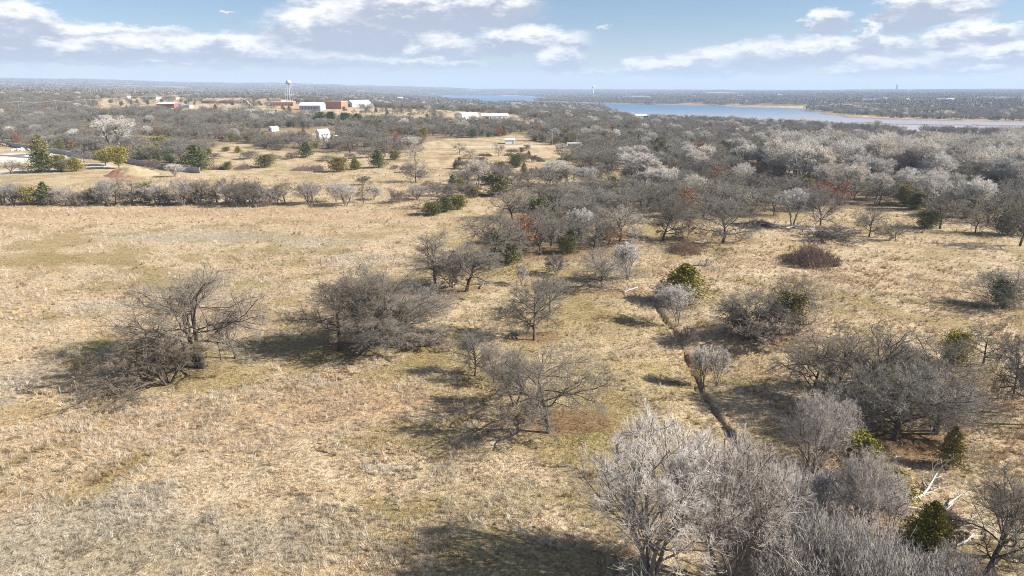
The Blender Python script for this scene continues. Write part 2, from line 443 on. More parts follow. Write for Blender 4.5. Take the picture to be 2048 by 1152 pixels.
class MB:
    """collects boxes, prisms and tubes for one mesh"""
    def __init__(self): self.v = []; self.f = []
    def add(self, v, f):
        b = len(self.v); self.v += [tuple(p) for p in v]; self.f += [tuple(i + b for i in q) for q in f]; return self
    def box(self, x0, x1, y0, y1, z0, z1):
        v = [(x0, y0, z0), (x1, y0, z0), (x1, y1, z0), (x0, y1, z0), (x0, y0, z1), (x1, y0, z1), (x1, y1, z1), (x0, y1, z1)]
        return self.add(v, [(0, 3, 2, 1), (4, 5, 6, 7), (0, 1, 5, 4), (1, 2, 6, 5), (2, 3, 7, 6), (3, 0, 4, 7)])
    def prism(self, prof, y0, y1):
        """profile in x,z pushed along y"""
        n = len(prof)
        v = [(x, y0, z) for x, z in prof] + [(x, y1, z) for x, z in prof]
        f = [tuple(range(n)), tuple(range(2 * n - 1, n - 1, -1))] + [(i, i + n, (i + 1) % n + n, (i + 1) % n) for i in range(n)]
        return self.add(v, f)
    def prism_x(self, prof, x0, x1):
        n = len(prof)
        v = [(x0, y, z) for y, z in prof] + [(x1, y, z) for y, z in prof]
        f = [tuple(range(n - 1, -1, -1)), tuple(range(n, 2 * n))] + [(i, (i + 1) % n, (i + 1) % n + n, i + n) for i in range(n)]
        return self.add(v, f)
    def tube(self, a, b, r0, r1=None, n=8):
        r1 = r0 if r1 is None else r1
        a = Vector(a); b = Vector(b); d = (b - a).normalized()
        u = d.orthogonal().normalized(); w = d.cross(u)
        v = []
        for p, r in ((a, r0), (b, r1)):
            for i in range(n):
                t = 2 * math.pi * i / n
                v.append(p + u * (r * math.cos(t)) + w * (r * math.sin(t)))
        f = [(i, (i + 1) % n, (i + 1) % n + n, i + n) for i in range(n)] + [tuple(range(n - 1, -1, -1)), tuple(range(n, 2 * n))]
        return self.add(v, f)
    def build(self, name, mat, parent=None):
        me = bpy.data.meshes.new(name)
        me.from_pydata(self.v, [], self.f); me.update()
        return link(name, me, mat, parent)

# ------------------------------------------------------------------ materials
def new_mat(name):
    m = bpy.data.materials.new(name); m.use_nodes = True
    t = NT(m.node_tree)
    b = t.n['Principled BSDF']
    b.inputs['Specular IOR Level'].default_value = 0.2
    return m, t, b
def plain(name, col, rough=0.7, var=0.25, scale=1.5, metal=0.0, spec=0.3):
    m, t, b = new_mat(name)
    tc = t.add('ShaderNodeTexCoord')
    n = t.noise(tc.outputs['Object'], scale, 4, .6)
    c = t.mix(n.outputs[0], tuple(x * (1 - var) for x in col) + (1,), tuple(min(1, x * (1 + var)) for x in col) + (1,))
    t.link(c, b.inputs['Base Color'])
    b.inputs['Roughness'].default_value = rough
    b.inputs['Metallic'].default_value = metal
    b.inputs['Specular IOR Level'].default_value = spec
    return m
def bark(name, c0, c1, rough=0.9, hue=0.06, grain=3.0):
    """bark or twig colour: varies along the wood and from tree to tree"""
    m, t, b = new_mat(name)
    tc = t.add('ShaderNodeTexCoord'); oi = t.add('ShaderNodeObjectInfo')
    n = t.noise(tc.outputs['Object'], grain, 3, .6)
    f = t.math('ADD', t.math('MULTIPLY', n.outputs[0], .7), t.math('MULTIPLY', oi.outputs['Random'], .4), clamp=True)
    c = t.mix(t.smooth(f, .2, .9), tuple(c0) + (1,), tuple(c1) + (1,))
    hs = t.add('ShaderNodeHueSaturation')
    t.link(c, hs.inputs['Color'])
    rr = t.math('FRACT', t.math('MULTIPLY', oi.outputs['Random'], 37.7))
    t.val(hs.inputs['Value'], t.math('MULTIPLY_ADD', rr, .4, .8))
    t.val(hs.inputs['Saturation'], t.math('MULTIPLY_ADD', t.math('FRACT', t.math('MULTIPLY', oi.outputs['Random'], 91.3)), .6, .7))
    t.link(hs.outputs[0], b.inputs['Base Color'])
    b.inputs['Roughness'].default_value = rough
    b.inputs['Specular IOR Level'].default_value = 0.1
    return m
def leafy(name, c0, c1, c2, trans=0.25):
    m, t, b = new_mat(name)
    g = t.add('ShaderNodeNewGeometry'); oi = t.add('ShaderNodeObjectInfo'); tc = t.add('ShaderNodeTexCoord')
    n = t.noise(tc.outputs['Object'], .9, 3, .6)
    c = t.mix(g.outputs['Random Per Island'], tuple(c0) + (1,), tuple(c1) + (1,))
    c = t.mix(t.smooth(t.math('ADD', t.math('MULTIPLY', n.outputs[0], .6), t.math('MULTIPLY', oi.outputs['Random'], .5)), .45, .8), c, tuple(c2) + (1,))
    t.link(c, b.inputs['Base Color'])
    b.inputs['Roughness'].default_value = .65
    b.inputs['Specular IOR Level'].default_value = 0.15
    return m

M = {}
M['oak_bark'] = bark('oak_bark', (.055, .044, .034), (.15, .127, .105))
M['oak_twig'] = bark('oak_twig', (.185, .165, .132), (.33, .30, .25))
M['elm_twig'] = bark('elm_twig', (.185, .152, .115), (.315, .27, .21))
M['ash_bark'] = bark('ash_bark', (.10, .083, .07), (.24, .205, .18))
M['ash_twig'] = bark('ash_twig', (.39, .345, .305), (.58, .525, .47))
M['sap_twig'] = bark('sap_twig', (.46, .425, .385), (.68, .63, .575))
M['cw_bark'] = bark('cottonwood_bark', (.13, .115, .095), (.32, .29, .25))
M['cw_twig'] = bark('cottonwood_twig', (.50, .455, .395), (.72, .665, .59))
M['white_bark'] = bark('bleached_wood', (.45, .41, .37), (.72, .68, .62))
M['brush'] = bark('brush_twig', (.19, .13, .10), (.30, .21, .16))
M['shrub'] = bark('shrub_twig', (.17, .135, .11), (.29, .24, .20))
M['cedar'] = leafy('cedar_foliage', (.09, .105, .042), (.19, .195, .065), (.27, .225, .08))
M['cedar_gold'] = leafy('golden_cedar_foliage', (.15, .15, .03), (.29, .26, .05), (.36, .29, .06))
M['pine'] = leafy('pine_foliage', (.045, .075, .018), (.10, .14, .035), (.13, .15, .04))
M['russet'] = leafy('russet_leaves', (.24, .085, .035), (.42, .17, .07), (.30, .13, .06))
M['wood_far'] = leafy('far_wood_foliage', (.17, .15, .13), (.32, .285, .25), (.21, .18, .145))
M['wood_far_dark'] = leafy('far_evergreen_foliage', (.05, .055, .03), (.10, .10, .05), (.08, .08, .04))

# ------------------------------------------------------------------ tree building (vectorised)
def unit(v):
    return v / (np.linalg.norm(v, axis=-1, keepdims=True) + 1e-9)
def tubes(pts, rad, sides):
    """(N,P,3) centre lines with (N,P) radii -> verts, quads"""
    N, P, _ = pts.shape
    tan = np.empty_like(pts)
    tan[:, 1:-1] = pts[:, 2:] - pts[:, :-2]; tan[:, 0] = pts[:, 1] - pts[:, 0]; tan[:, -1] = pts[:, -1] - pts[:, -2]
    tan = unit(tan)
    ref = np.where(np.abs(tan[:, :1, 2:3]) > .9, np.array([1., 0, 0]), np.array([0, 0, 1.]))
    u = unit(np.cross(tan, np.broadcast_to(ref, tan.shape))); w = np.cross(tan, u)
    a = np.arange(sides) * 2 * math.pi / sides
    V = pts[:, :, None, :] + rad[:, :, None, None] * (u[:, :, None, :] * np.cos(a)[:, None] + w[:, :, None, :] * np.sin(a)[:, None])
    base = (np.arange(N) * P * sides)[:, None, None] + (np.arange(P - 1) * sides)[None, :, None] + np.arange(sides)[None, None, :]
    nxt = (np.arange(N) * P * sides)[:, None, None] + (np.arange(P - 1) * sides)[None, :, None] + ((np.arange(sides) + 1) % sides)[None, None, :]
    Q = np.stack([base, nxt, nxt + sides, base + sides], -1).reshape(-1, 4)
    return V.reshape(-1, 3), Q
def join(parts):
    vs, qs, b = [], [], 0
    for V, Q in parts:
        vs.append(V); qs.append(Q + b); b += len(V)
    return np.concatenate(vs), np.concatenate(qs)

class Env:
    """crown envelope: ellipsoid, flatter below"""
    def __init__(self, W, z0, z1, lean=(0, 0), low=1.0):
        self.c = np.array([lean[0], lean[1], z0 + (z1 - z0) * .42]); self.rx = W / 2
        self.up = z1 - self.c[2]; self.dn = (self.c[2] - z0) * low
    def reach(self, p, d):
        t = np.full(len(p), .3)
        for _ in range(40):
            t = np.where(self.val(p + d * t[:, None]) < .93, t + .25, t)
        return t
    def val(self, p):
        d = p - self.c
        rz = np.where(d[..., 2] > 0, self.up, self.dn)
        return np.sqrt((d[..., 0] / self.rx) ** 2 + (d[..., 1] / self.rx) ** 2 + (d[..., 2] / rz) ** 2)

def grow(rng, pos, dr, L, P, wob, up, env=None):
    N = len(pos)
    pts = np.empty((N, P, 3)); pts[:, 0] = pos
    d = dr.copy()
    st = (L / (P - 1))[:, None]
    for j in range(1, P):
        d = d + rng.normal(0, wob, (N, 3)); d[:, 2] += up
        d = unit(d)
        if env is not None:
            e = env.val(pts[:, j - 1] + d * st)
            sl_ = np.clip(1.25 - (e - .85) * 2.2, .12, 1.0)[:, None]
        else: sl_ = 1.0
        pts[:, j] = pts[:, j - 1] + d * st * sl_
    return pts
def spawn(rng, par, prad, n, t0, t1, a0, a1, L, P, wob, up, env, rr, tipr, plen=None, full=False):
    """children of every parent line; returns lines and radii"""
    N, PP, _ = par.shape
    k = np.arange(n)
    t = t0 + (t1 - t0) * (k[None] + rng.random((N, n))) / n
    idx = np.repeat(np.arange(N), n); t = t.ravel()
    f = np.clip(t, 0, .999) * (PP - 1); i = f.astype(int); f = f - i
    pos = par[idx, i] * (1 - f)[:, None] + par[idx, i + 1] * f[:, None]
    tan = unit(par[idx, i + 1] - par[idx, i])
    pr = prad[idx, i] * (1 - f) + prad[idx, i + 1] * f
    ref = np.where(np.abs(tan[:, 2:3]) > .9, np.array([1., 0, 0]), np.array([0, 0, 1.]))
    u = unit(np.cross(tan, ref)); w = np.cross(tan, u)
    phi = (np.tile(k, N) * 2.4 + np.repeat(rng.random(N) * 6.28, n) + rng.normal(0, .5, N * n))
    ang = a0 + (a1 - a0) * rng.random(N * n)
    d = tan * np.cos(ang)[:, None] + (u * np.cos(phi)[:, None] + w * np.sin(phi)[:, None]) * np.sin(ang)[:, None]
    if plen is None: ll = L * np.ones(N * n)
    else: ll = L * plen[idx] * (1.15 - .55 * t)
    ll = ll * (.65 + .6 * rng.random(N * n))
    if full: ll = env.reach(pos, unit(d + np.array([0, 0, up * 2]))) * (.82 + .28 * rng.random(N * n))
    pts = grow(rng, pos, d, ll, P, wob, up, env)
    r0 = np.minimum(pr * rr, pr * .9)
    s = np.linspace(0, 1, P)[None]
    rad = np.maximum(r0[:, None] * (1 - s) + tipr * s, tipr)
    return pts, rad
def lens(p):
    return np.linalg.norm(np.diff(p, axis=1), axis=2).sum(1)

def make_tree(seed, H, Wd, cb=.25, stems=1, fan=.35, tr=.2, n=(11, 8, 7, 7), limb=(35, 80), up1=.05, crook=.22, twr=.011, low=1.0, lean=(0, 0), tfrac=.72, t0=.28, ltw=.85, tw_up=.03, hi=True, droop=0.0):
    """bare broadleaf tree; returns (trunk verts/quads, crown verts/quads)"""
    rng = np.random.default_rng(seed)
    env = Env(Wd, cb * H, H, lean, low)
    p0 = np.zeros((stems, 3)); ang = np.arange(stems) * 6.283 / stems + rng.random(stems)
    if stems > 1: p0[:, 0] = np.cos(ang) * tr * .7; p0[:, 1] = np.sin(ang) * tr * .7
    sl_ = fan * (0.35 + .65 * rng.random(stems)) if stems > 1 else np.array([.06])
    d0 = unit(np.stack([np.cos(ang) * sl_ + lean[0] / H * .6, np.sin(ang) * sl_ + lean[1] / H * .6, np.ones(stems)], 1))
    L0 = H * tfrac * (.9 + .15 * rng.random(stems))
    P0 = 9
    tp = grow(rng, p0, d0, L0, P0, .09 if stems == 1 else .08, .02, None)
    tp[:, 0, 2] -= .35
    s = np.linspace(0, 1, P0)[None]
    rs = tr / (stems ** .45)
    trd = rs * ((1 - s) ** .8 * .85 + .15) * np.ones((stems, 1))
    trd[:, 0] *= 1.35
    reach = np.full(stems, 1.0) * (Wd * .5 + (1 - cb) * H * .25) * .62
    L1, R1 = spawn(rng, tp, trd, n[0], t0, 1.0, R(limb[0]), R(limb[1]), 1.0, 8, crook, up1, env, .62, .028, reach, full=True)
    if droop:
        s8 = np.linspace(0, 1, 8) ** 2
        L1[:, :, 2] -= droop * s8[None] * lens(L1)[:, None] * rng.random((len(L1), 1))
        L1[:, :, 2] = np.maximum(L1[:, :, 2], .25)
    L2, R2 = spawn(rng, L1, R1, n[1], .18, 1.0, R(25), R(65), .48, 6, crook * .9, up1 * .8, env, .62, max(twr * 1.3, .014), lens(L1))
    L3, R3 = spawn(rng, L2, R2, n[2], .15, 1.0, R(22), R(60), .52, 4, crook * .8, tw_up, env, .65, twr, lens(L2))
    L4, R4 = spawn(rng, L3, R3, n[3], .12, 1.0, R(18), R(55), .62 * ltw / .85, 3, .16, tw_up, None, .7, twr * .75, np.maximum(lens(L3), .45))
    # twigs off the big limbs too
    L5, R5 = spawn(rng, L1, R1, n[3], .3, 1.0, R(35), R(80), .16, 3, .16, tw_up, None, .3, twr * .75, lens(L1))
    for A in (L1, L2, L3, L4, L5):
        A[:, :, 2] = np.maximum(A[:, :, 2], .08)
    for Rr in (R3, R4, R5): np.minimum(Rr, twr * 2.2, out=Rr)
    ts = 8 if hi else 5
    trunk = join([tubes(tp, trd, ts), tubes(L1, R1, 6 if hi else 4), tubes(L2, R2, 4 if hi else 3)])
    crown = join([tubes(L3, R3, 3), tubes(L4, R4, 3), tubes(L5, R5, 3)])
    return trunk, crown, (L4, L3)

def leaf_cards(rng, P, D, size, jit, asp=.55):
    """small leaf faces (two triangles) at points P pointing along D"""
    N = len(P)
    d = unit(D + rng.normal(0, jit, (N, 3)))
    s = unit(np.cross(d, rng.normal(0, 1, (N, 3))))
    l = size * (.6 + .8 * rng.random(N))[:, None]
    w = l * asp
    nrm = np.cross(d, s)
    V = np.stack([P - d * l * .5, P + s * w * .5 + nrm * l * .06, P + d * l * .5, P - s * w * .5 + nrm * l * .06], 1).reshape(-1, 3)
    Q = np.arange(N * 4).reshape(-1, 4)
    return V, Q
def make_cedar(seed, H, Wd, nb=230, nl=26, size=.26, shape='cone', cb=.03):
    rng = np.random.default_rng(seed)
    P0 = 8
    tp = grow(rng, np.zeros((1, 3)), np.array([[0, 0, 1.]]), np.array([H * .95]), P0, .03, .05)
    tp[:, 0, 2] -= .3
    trd = (H * .022 * (1 - np.linspace(0, 1, P0)[None] * .9))
    t = np.sort(rng.random(nb) ** .85) * (1 - cb) + cb
    if shape == 'cone': prof = (1 - t) ** .78 * (0.6 + .4 * np.minimum(t / .12, 1)) * 1.15
    elif shape == 'oval': prof = np.sqrt(np.clip(1 - ((t - .45) / .56) ** 2, 0, 1))
    else: prof = np.clip((t - cb) / .15, 0, 1) ** .5 * np.sqrt(np.clip(1 - ((t - .55) / .47) ** 2, 0.02, 1))
    lump = .5 + .68 * rng.random(nb) ** .8
    ph = rng.random(nb) * 6.283
    lob = 1 + .38 * np.sin(ph * 3 + seed) * np.sin(t * 9 + seed)
    L = np.maximum(prof * Wd / 2 * lump * lob, .12)
    f = t * (P0 - 1) * .98; i = f.astype(int); f -= i
    pos = tp[0, i] * (1 - f)[:, None] + tp[0, np.minimum(i + 1, P0 - 1)] * f[:, None]
    d = unit(np.stack([np.cos(ph), np.sin(ph), .25 + .5 * t], 1))
    br = grow(rng, pos, d, L, 5, .1, .06)
    rb = np.maximum(.03 * (1 - np.linspace(0, 1, 5)[None] * .8) * np.ones((nb, 1)), .006)
    k = rng.random((nb, nl)) ** .6
    fi = (.22 + .78 * k) * 3.99; ii = fi.astype(int); ff = (fi - ii)[..., None]
    idx = np.arange(nb)[:, None]
    P = br[idx, ii] * (1 - ff) + br[idx, ii + 1] * ff
    P = P + rng.normal(0, 1, P.shape) * (.05 + .13 * L)[:, None, None]
    D = unit(br[:, -1] - br[:, 0])[:, None, :] * .8 + np.array([0, 0, .55])
    P = P.reshape(-1, 3); P[:, 2] = np.maximum(P[:, 2], .05)
    fol = leaf_cards(rng, P, np.broadcast_to(D, (nb, nl, 3)).reshape(-1, 3), size, .55)
    trunk = join([tubes(tp, trd, 6), tubes(br, rb, 3)])
    return trunk, fol
def make_brush(seed, Wd, H, n=900, twr=.012, spread=1.0):
    """dense low mound of fine stems"""
    rng = np.random.default_rng(seed)
    a = rng.random(n) * 6.283; r = np.sqrt(rng.random(n)) * Wd / 2 * .82
    r = r * (1 + .18 * np.sin(a * 3 + seed) + .1 * np.sin(a * 7))
    p = np.stack([np.cos(a) * r, np.sin(a) * r, np.zeros(n)], 1)
    hh = H * np.clip(1.0 - (r / (Wd / 2)) ** 1.2, .10, 1) * (.45 + .75 * rng.random(n) ** 1.5) * (.8 + .4 * np.sin(a * 2 + seed))
    d = unit(np.stack([np.cos(a) * .5 * spread * r / Wd * 2 + rng.normal(0, .35, n), np.sin(a) * .5 * spread * r / Wd * 2 + rng.normal(0, .35, n), np.ones(n)], 1))
    st = grow(rng, p, d, hh, 5, .22, 0.0)
    rad = np.full((n, 5), twr) * np.linspace(1.3, .6, 5)
    tw, tr_ = spawn(rng, st, rad, 7, .2, 1., R(25), R(75), .42, 3, .2, 0, None, .8, twr * .6, lens(st))
    tw[:, :, 2] = np.maximum(tw[:, :, 2], .03)
    return tubes(st, rad, 3), tubes(tw, tr_, 3)

PROTO = {}     # kind -> list of dict(trunk=mesh, crown=mesh, H, W)
def reg(kind, seed, H, Wd, trunk, crown, mt, mc):
    a = mesh_np(kind + '_trunk', *trunk, smooth=True); a.materials.append(mt)
    b = mesh_np(kind + '_crown', *crown); b.materials.append(mc)
    V = crown[0]
    w = (np.percentile(V[:, 0], 98.5) - np.percentile(V[:, 0], 1.5) + np.percentile(V[:, 1], 98.5) - np.percentile(V[:, 1], 1.5)) / 2
    h = np.percentile(V[:, 2], 99.5)
    PROTO.setdefault(kind, []).append(dict(trunk=a, crown=b, H=float(h), W=float(w)))

# near, highly branched trees
for s in (1, 2, 3, 4):
    t, c, _ = make_tree(s, 9.0, 11.0, cb=.10, tr=.20, n=(20, 9, 7, 7), limb=(30, 98), up1=.02, crook=.20, droop=.10, twr=.0095, t0=.24, tfrac=.66)
    reg('oak', s, 9, 11, t, c, M['oak_bark'], M['oak_twig'])
for s in (11, 12):
    t, c, _ = make_tree(s, 10, 8.0, cb=.24, tr=.19, twr=.0095, n=(14, 9, 7, 6), limb=(35, 78), up1=.04, crook=.22, t0=.3, tfrac=.8)
    reg('oak_tall', s, 10, 8, t, c, M['oak_bark'], M['oak_twig'])
for s in (21, 22):
    t, c, _ = make_tree(s, 9.5, 12, cb=.2, stems=2, fan=.4, tr=.27, n=(12, 9, 8, 6), limb=(25, 95), up1=.03, crook=.2, droop=.10, t0=.3, tfrac=.7, twr=.0095)
    reg('elm', s, 9.5, 12, t, c, M['oak_bark'], M['elm_twig'])
for s in (31, 32):
    t, c, _ = make_tree(s, 10.5, 9, cb=.06, stems=4, fan=.42, tr=.24, n=(11, 8, 6, 5), limb=(15, 60), up1=.08, crook=.10, t0=.12, tfrac=.8, tw_up=.10, twr=.0072, ltw=1.0)
    reg('ash', s, 10.5, 9, t, c, M['ash_bark'], M['ash_twig'])
for s in (41, 42):
    t, c, _ = make_tree(s, 5.5, 3.4, cb=.06, stems=3, fan=.28, tr=.07, n=(9, 7, 5, 3), limb=(15, 42), up1=.09, crook=.08, t0=.14, tfrac=.86, tw_up=.12, twr=.0075)
    reg('sapling', s, 5.5, 3.4, t, c, M['ash_bark'], M['sap_twig'])
t, c, _ = make_tree(51, 4.2, 11, cb=.0, stems=5, fan=1.3, tr=.2, n=(8, 8, 7, 6), limb=(20, 70), up1=-.02, crook=.2, t0=.15, tfrac=.9, droop=.25)
reg('sprawl', 51, 4.2, 11, t, c, M['ash_bark'], M['elm_twig'])
def make_whips(seed, Wd, H, n=170):
    rng = np.random.default_rng(seed)
    a = rng.random(n) * 6.283; r = np.sqrt(rng.random(n)) * Wd / 2 * .85
    p = np.stack([np.cos(a) * r, np.sin(a) * r, np.zeros(n)], 1)
    d = unit(np.stack([np.cos(a) * r / Wd * .35 + rng.normal(0, .09, n), np.sin(a) * r / Wd * .35 + rng.normal(0, .09, n), np.ones(n)], 1))
    hh = H * (.45 + .6 * rng.random(n)) * np.clip(1.1 - (r / Wd * 1.6) ** 2, .3, 1)
    st = grow(rng, p, d, hh, 6, .05, .02)
    rad = np.full((n, 6), .016) * np.linspace(1.3, .45, 6)
    L1, R1 = spawn(rng, st, rad, 9, .25, 1., R(18), R(45), .26, 4, .08, .08, None, .6, .0065, lens(st))
    L2, R2 = spawn(rng, L1, R1, 3, .2, 1., R(18), R(45), .45, 3, .08, .08, None, .7, .006, lens(L1))
    return tubes(st, rad, 4), join([tubes(L1, R1, 3), tubes(L2, R2, 3)])
for s in (55, 56):
    st, tw = make_whips(s, 4.5, 3.8)
    reg('whips', s, 3.8, 4.5, st, tw, M['ash_bark'], M['sap_twig'])
# mid-distance trees
for s in (61, 62, 63, 64, 65):
    t, c, _ = make_tree(s, 7.5, 9.5, cb=.05, tr=.2, n=(13, 6, 5, 5), limb=(25, 98), up1=.02, crook=.22, droop=.10, t0=.24, tfrac=.66, twr=.017, hi=False, ltw=1.1)
    reg('oak_mid', s, 9, 9.5, t, c, M['oak_bark'], M['oak_twig'])
for s in (71, 72, 73):
    t, c, _ = make_tree(s, 15, 11, cb=.26, stems=2, fan=.3, tr=.36, n=(12, 8, 6, 5), limb=(18, 55), up1=.08, crook=.13, t0=.34, tfrac=.8, tw_up=.08, twr=.026, hi=False, ltw=1.1)
    reg('cottonwood', s, 15, 11, t, c, M['cw_bark'], M['cw_twig'])
for s in (81, 82):
    t, c, _ = make_tree(s, 3.4, 4.2, cb=.0, stems=6, fan=.7, tr=.07, n=(5, 5, 5, 4), limb=(20, 60), up1=.05, crook=.2, t0=.1, tfrac=.85, twr=.014, hi=False)
    reg('shrub', s, 3.4, 4.2, t, c, M['shrub'], M['shrub'])
for s in (91, 92):
    st, tw = make_brush(s, 6.5, 1.6)
    reg('brush', s, 1.6, 6.5, st, tw, M['brush'], M['brush'])
for i, (s, sh, wd, h) in enumerate([(101, 'cone', 4.2, 6.5), (102, 'oval', 4.6, 5.6), (103, 'cone', 3.6, 7.0), (104, 'oval', 5.5, 5.2)]):
    t, c = make_cedar(s, h, wd, shape=sh)
    reg('cedar', s, h, wd, t, c, M['oak_bark'], M['cedar'])
for s, sh in ((105, 'cone'), (106, 'oval')):
    t, c = make_cedar(s, 6.2, 4.2, nb=330, nl=30, size=.22, shape=sh)
    reg('cedar_gold', s, 6.2, 4.2, t, c, M['oak_bark'], M['cedar_gold'])
t, c = make_cedar(107, 11, 6.5, nb=150, nl=34, size=.5, shape='crown', cb=.3)
reg('pine', 107, 11, 6.5, t, c, M['oak_bark'], M['pine'])
t, c = make_cedar(108, 7.5, 6.5, nb=170, nl=30, size=.34, shape='crown', cb=.2)
reg('gold_round', 108, 7.5, 6.5, t, c, M['oak_bark'], M['cedar_gold'])
for s in (111, 112):
    rng = np.random.default_rng(s)
    t, c, (L4, L3) = make_tree(s, 8, 7.5, cb=.15, tr=.2, n=(9, 6, 5, 3), limb=(35, 80), crook=.22, t0=.25, tfrac=.75, twr=.016, hi=False)
    P = np.concatenate([L4[:, 1], L4[:, 2], L3[:, 2]])
    V2, Q2 = leaf_cards(rng, P + rng.normal(0, .1, P.shape), rng.normal(0, 1, P.shape), .24, .3, .7)
    reg('russet', s, 8, 7.5, t, (V2, Q2), M['oak_bark'], M['russet'])

# ------------------------------------------------------------------ scatter as one object (geometry nodes)
STORE = {}
def proto_collection(name, meshes):
    c = bpy.data.collections.new(name)
    for i, ms in enumerate(meshes):
        o = bpy.data.objects.new('%s_%02d' % (name, i), ms)
        c.objects.link(o)
    return c
def scatter(name, P, rot, scl, idx, coll, tint=None):
    me = bpy.data.meshes.new(name)
    n = len(P)
    me.vertices.add(n); me.vertices.foreach_set('co', np.asarray(P, np.float32).ravel())
    a = me.attributes.new('rot', 'FLOAT_VECTOR', 'POINT'); a.data.foreach_set('vector', np.asarray(rot, np.float32).ravel())
    a = me.attributes.new('scl', 'FLOAT_VECTOR', 'POINT'); a.data.foreach_set('vector', np.asarray(scl, np.float32).ravel())
    a = me.attributes.new('idx', 'INT', 'POINT'); a.data.foreach_set('value', np.asarray(idx, np.int32).ravel())
    if tint is not None:
        a = me.attributes.new('tint', 'FLOAT_VECTOR', 'POINT'); a.data.foreach_set('vector', np.asarray(tint, np.float32).ravel())
    o = link(name, me)
    g = bpy.data.node_groups.new(name, 'GeometryNodeTree')
    g.interface.new_socket('Geometry', in_out='INPUT', socket_type='NodeSocketGeometry')
    g.interface.new_socket('Geometry', in_out='OUTPUT', socket_type='NodeSocketGeometry')
    N = g.nodes; Lk = g.links
    gi = N.new('NodeGroupInput'); go = N.new('NodeGroupOutput')
    ci = N.new('GeometryNodeCollectionInfo'); ci.inputs['Collection'].default_value = coll
    ci.inputs['Separate Children'].default_value = True; ci.inputs['Reset Children'].default_value = True
    ip = N.new('GeometryNodeInstanceOnPoints'); ip.inputs['Pick Instance'].default_value = True
    def attr(nm, ty):
        k = N.new('GeometryNodeInputNamedAttribute'); k.data_type = ty; k.inputs['Name'].default_value = nm
        return k.outputs['Attribute']
    er = N.new('FunctionNodeEulerToRotation')
    Lk.new(attr('rot', 'FLOAT_VECTOR'), er.inputs[0]); Lk.new(er.outputs[0], ip.inputs['Rotation'])
    Lk.new(attr('scl', 'FLOAT_VECTOR'), ip.inputs['Scale']); Lk.new(attr('idx', 'INT'), ip.inputs['Instance Index'])
    Lk.new(gi.outputs[0], ip.inputs['Points']); Lk.new(ci.outputs[0], ip.inputs['Instance'])
    Lk.new(ip.outputs[0], go.inputs[0])
    md = o.modifiers.new('scatter', 'NODES'); md.node_group = g
    return o

# ------------------------------------------------------------------ ground sheet
def build_ground():
    fa = R(43)
    a1 = np.linspace(-fa, fa, 400)
    a2 = np.linspace(fa, 2 * math.pi - fa, 90)[1:-1]
    A = np.concatenate([a1, a2])
    rr = np.concatenate([[0.5, 6, 12, 18, 24, 29], np.arange(33, 62, .30), np.arange(62, 130, .5)])
    rr = np.concatenate([rr, np.geomspace(130, 9800, 330)])
    nr, na = len(rr), len(A)
    X = rr[:, None] * np.sin(A)[None]; Y = rr[:, None] * np.cos(A)[None]
    x, y = X.ravel(), Y.ravel()
    z = ground_z(x, y)
    i = np.arange(nr - 1)[:, None] * na; j = np.arange(na)[None]; j2 = (j + 1) % na
    Q = np.stack([i + j, i + j2, i + na + j2, i + na + j], -1).reshape(-1, 4)[:, ::-1]
    me = mesh_np('ground', np.stack([x, y, z], 1), Q, smooth=True)
    col = np.ones((len(x), 4), np.float32)
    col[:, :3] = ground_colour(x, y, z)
    a = me.color_attributes.new('soil', 'FLOAT_COLOR', 'POINT')
    a.data.foreach_set('color', col.ravel())
    m, t, b = new_mat('dry_meadow')
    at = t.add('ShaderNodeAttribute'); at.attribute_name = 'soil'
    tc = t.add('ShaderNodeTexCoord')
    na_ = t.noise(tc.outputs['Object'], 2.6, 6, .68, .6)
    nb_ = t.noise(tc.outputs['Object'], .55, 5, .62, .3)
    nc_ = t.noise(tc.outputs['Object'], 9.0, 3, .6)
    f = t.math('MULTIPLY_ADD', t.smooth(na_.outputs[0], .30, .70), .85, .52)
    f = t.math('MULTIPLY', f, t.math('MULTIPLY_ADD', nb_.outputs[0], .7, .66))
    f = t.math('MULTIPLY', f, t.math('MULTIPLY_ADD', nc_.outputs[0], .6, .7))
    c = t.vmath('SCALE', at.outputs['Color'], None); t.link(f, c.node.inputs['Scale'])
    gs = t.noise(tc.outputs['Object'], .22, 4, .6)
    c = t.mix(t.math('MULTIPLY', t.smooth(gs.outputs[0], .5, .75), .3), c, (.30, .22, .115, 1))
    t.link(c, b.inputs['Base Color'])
    b.inputs['Roughness'].default_value = .95; b.inputs['Specular IOR Level'].default_value = .05
    bp = t.add('ShaderNodeBump'); bp.inputs['Strength'].default_value = .9; bp.inputs['Distance'].default_value = .30
    t.link(t.math('ADD', na_.outputs[0], t.math('MULTIPLY', nc_.outputs[0], .4)), bp.inputs['Height'])
    t.link(bp.outputs[0], b.inputs['Normal'])
    o = link('ground', me, m)
    return tag(o, 'dry straw coloured winter meadow and wooded land reaching to the horizon', 'ground', kind='structure')
build_ground()

# --- lake and creek water
def water_mat(name, col, rough, scale):
    m, t, b = new_mat(name)
    tc = t.add('ShaderNodeTexCoord')
    n = t.noise(tc.outputs['Object'], scale, 3, .6)
    b.inputs['Base Color'].default_value = col
    b.inputs['Roughness'].default_value = rough
    b.inputs['Specular IOR Level'].default_value = .5
    bp = t.add('ShaderNodeBump'); bp.inputs['Strength'].default_value = .25; bp.inputs['Distance'].default_value = .2
    t.link(n.outputs[0], bp.inputs['Height']); t.link(bp.outputs[0], b.inputs['Normal'])
    return m, t, b
wm, t, b = water_mat('lake_water', (.05, .10, .15, 1), .32, .15)
tc = t.add('ShaderNodeTexCoord'); sx = t.add('ShaderNodeSeparateXYZ'); t.link(tc.outputs['Object'], sx.inputs[0])
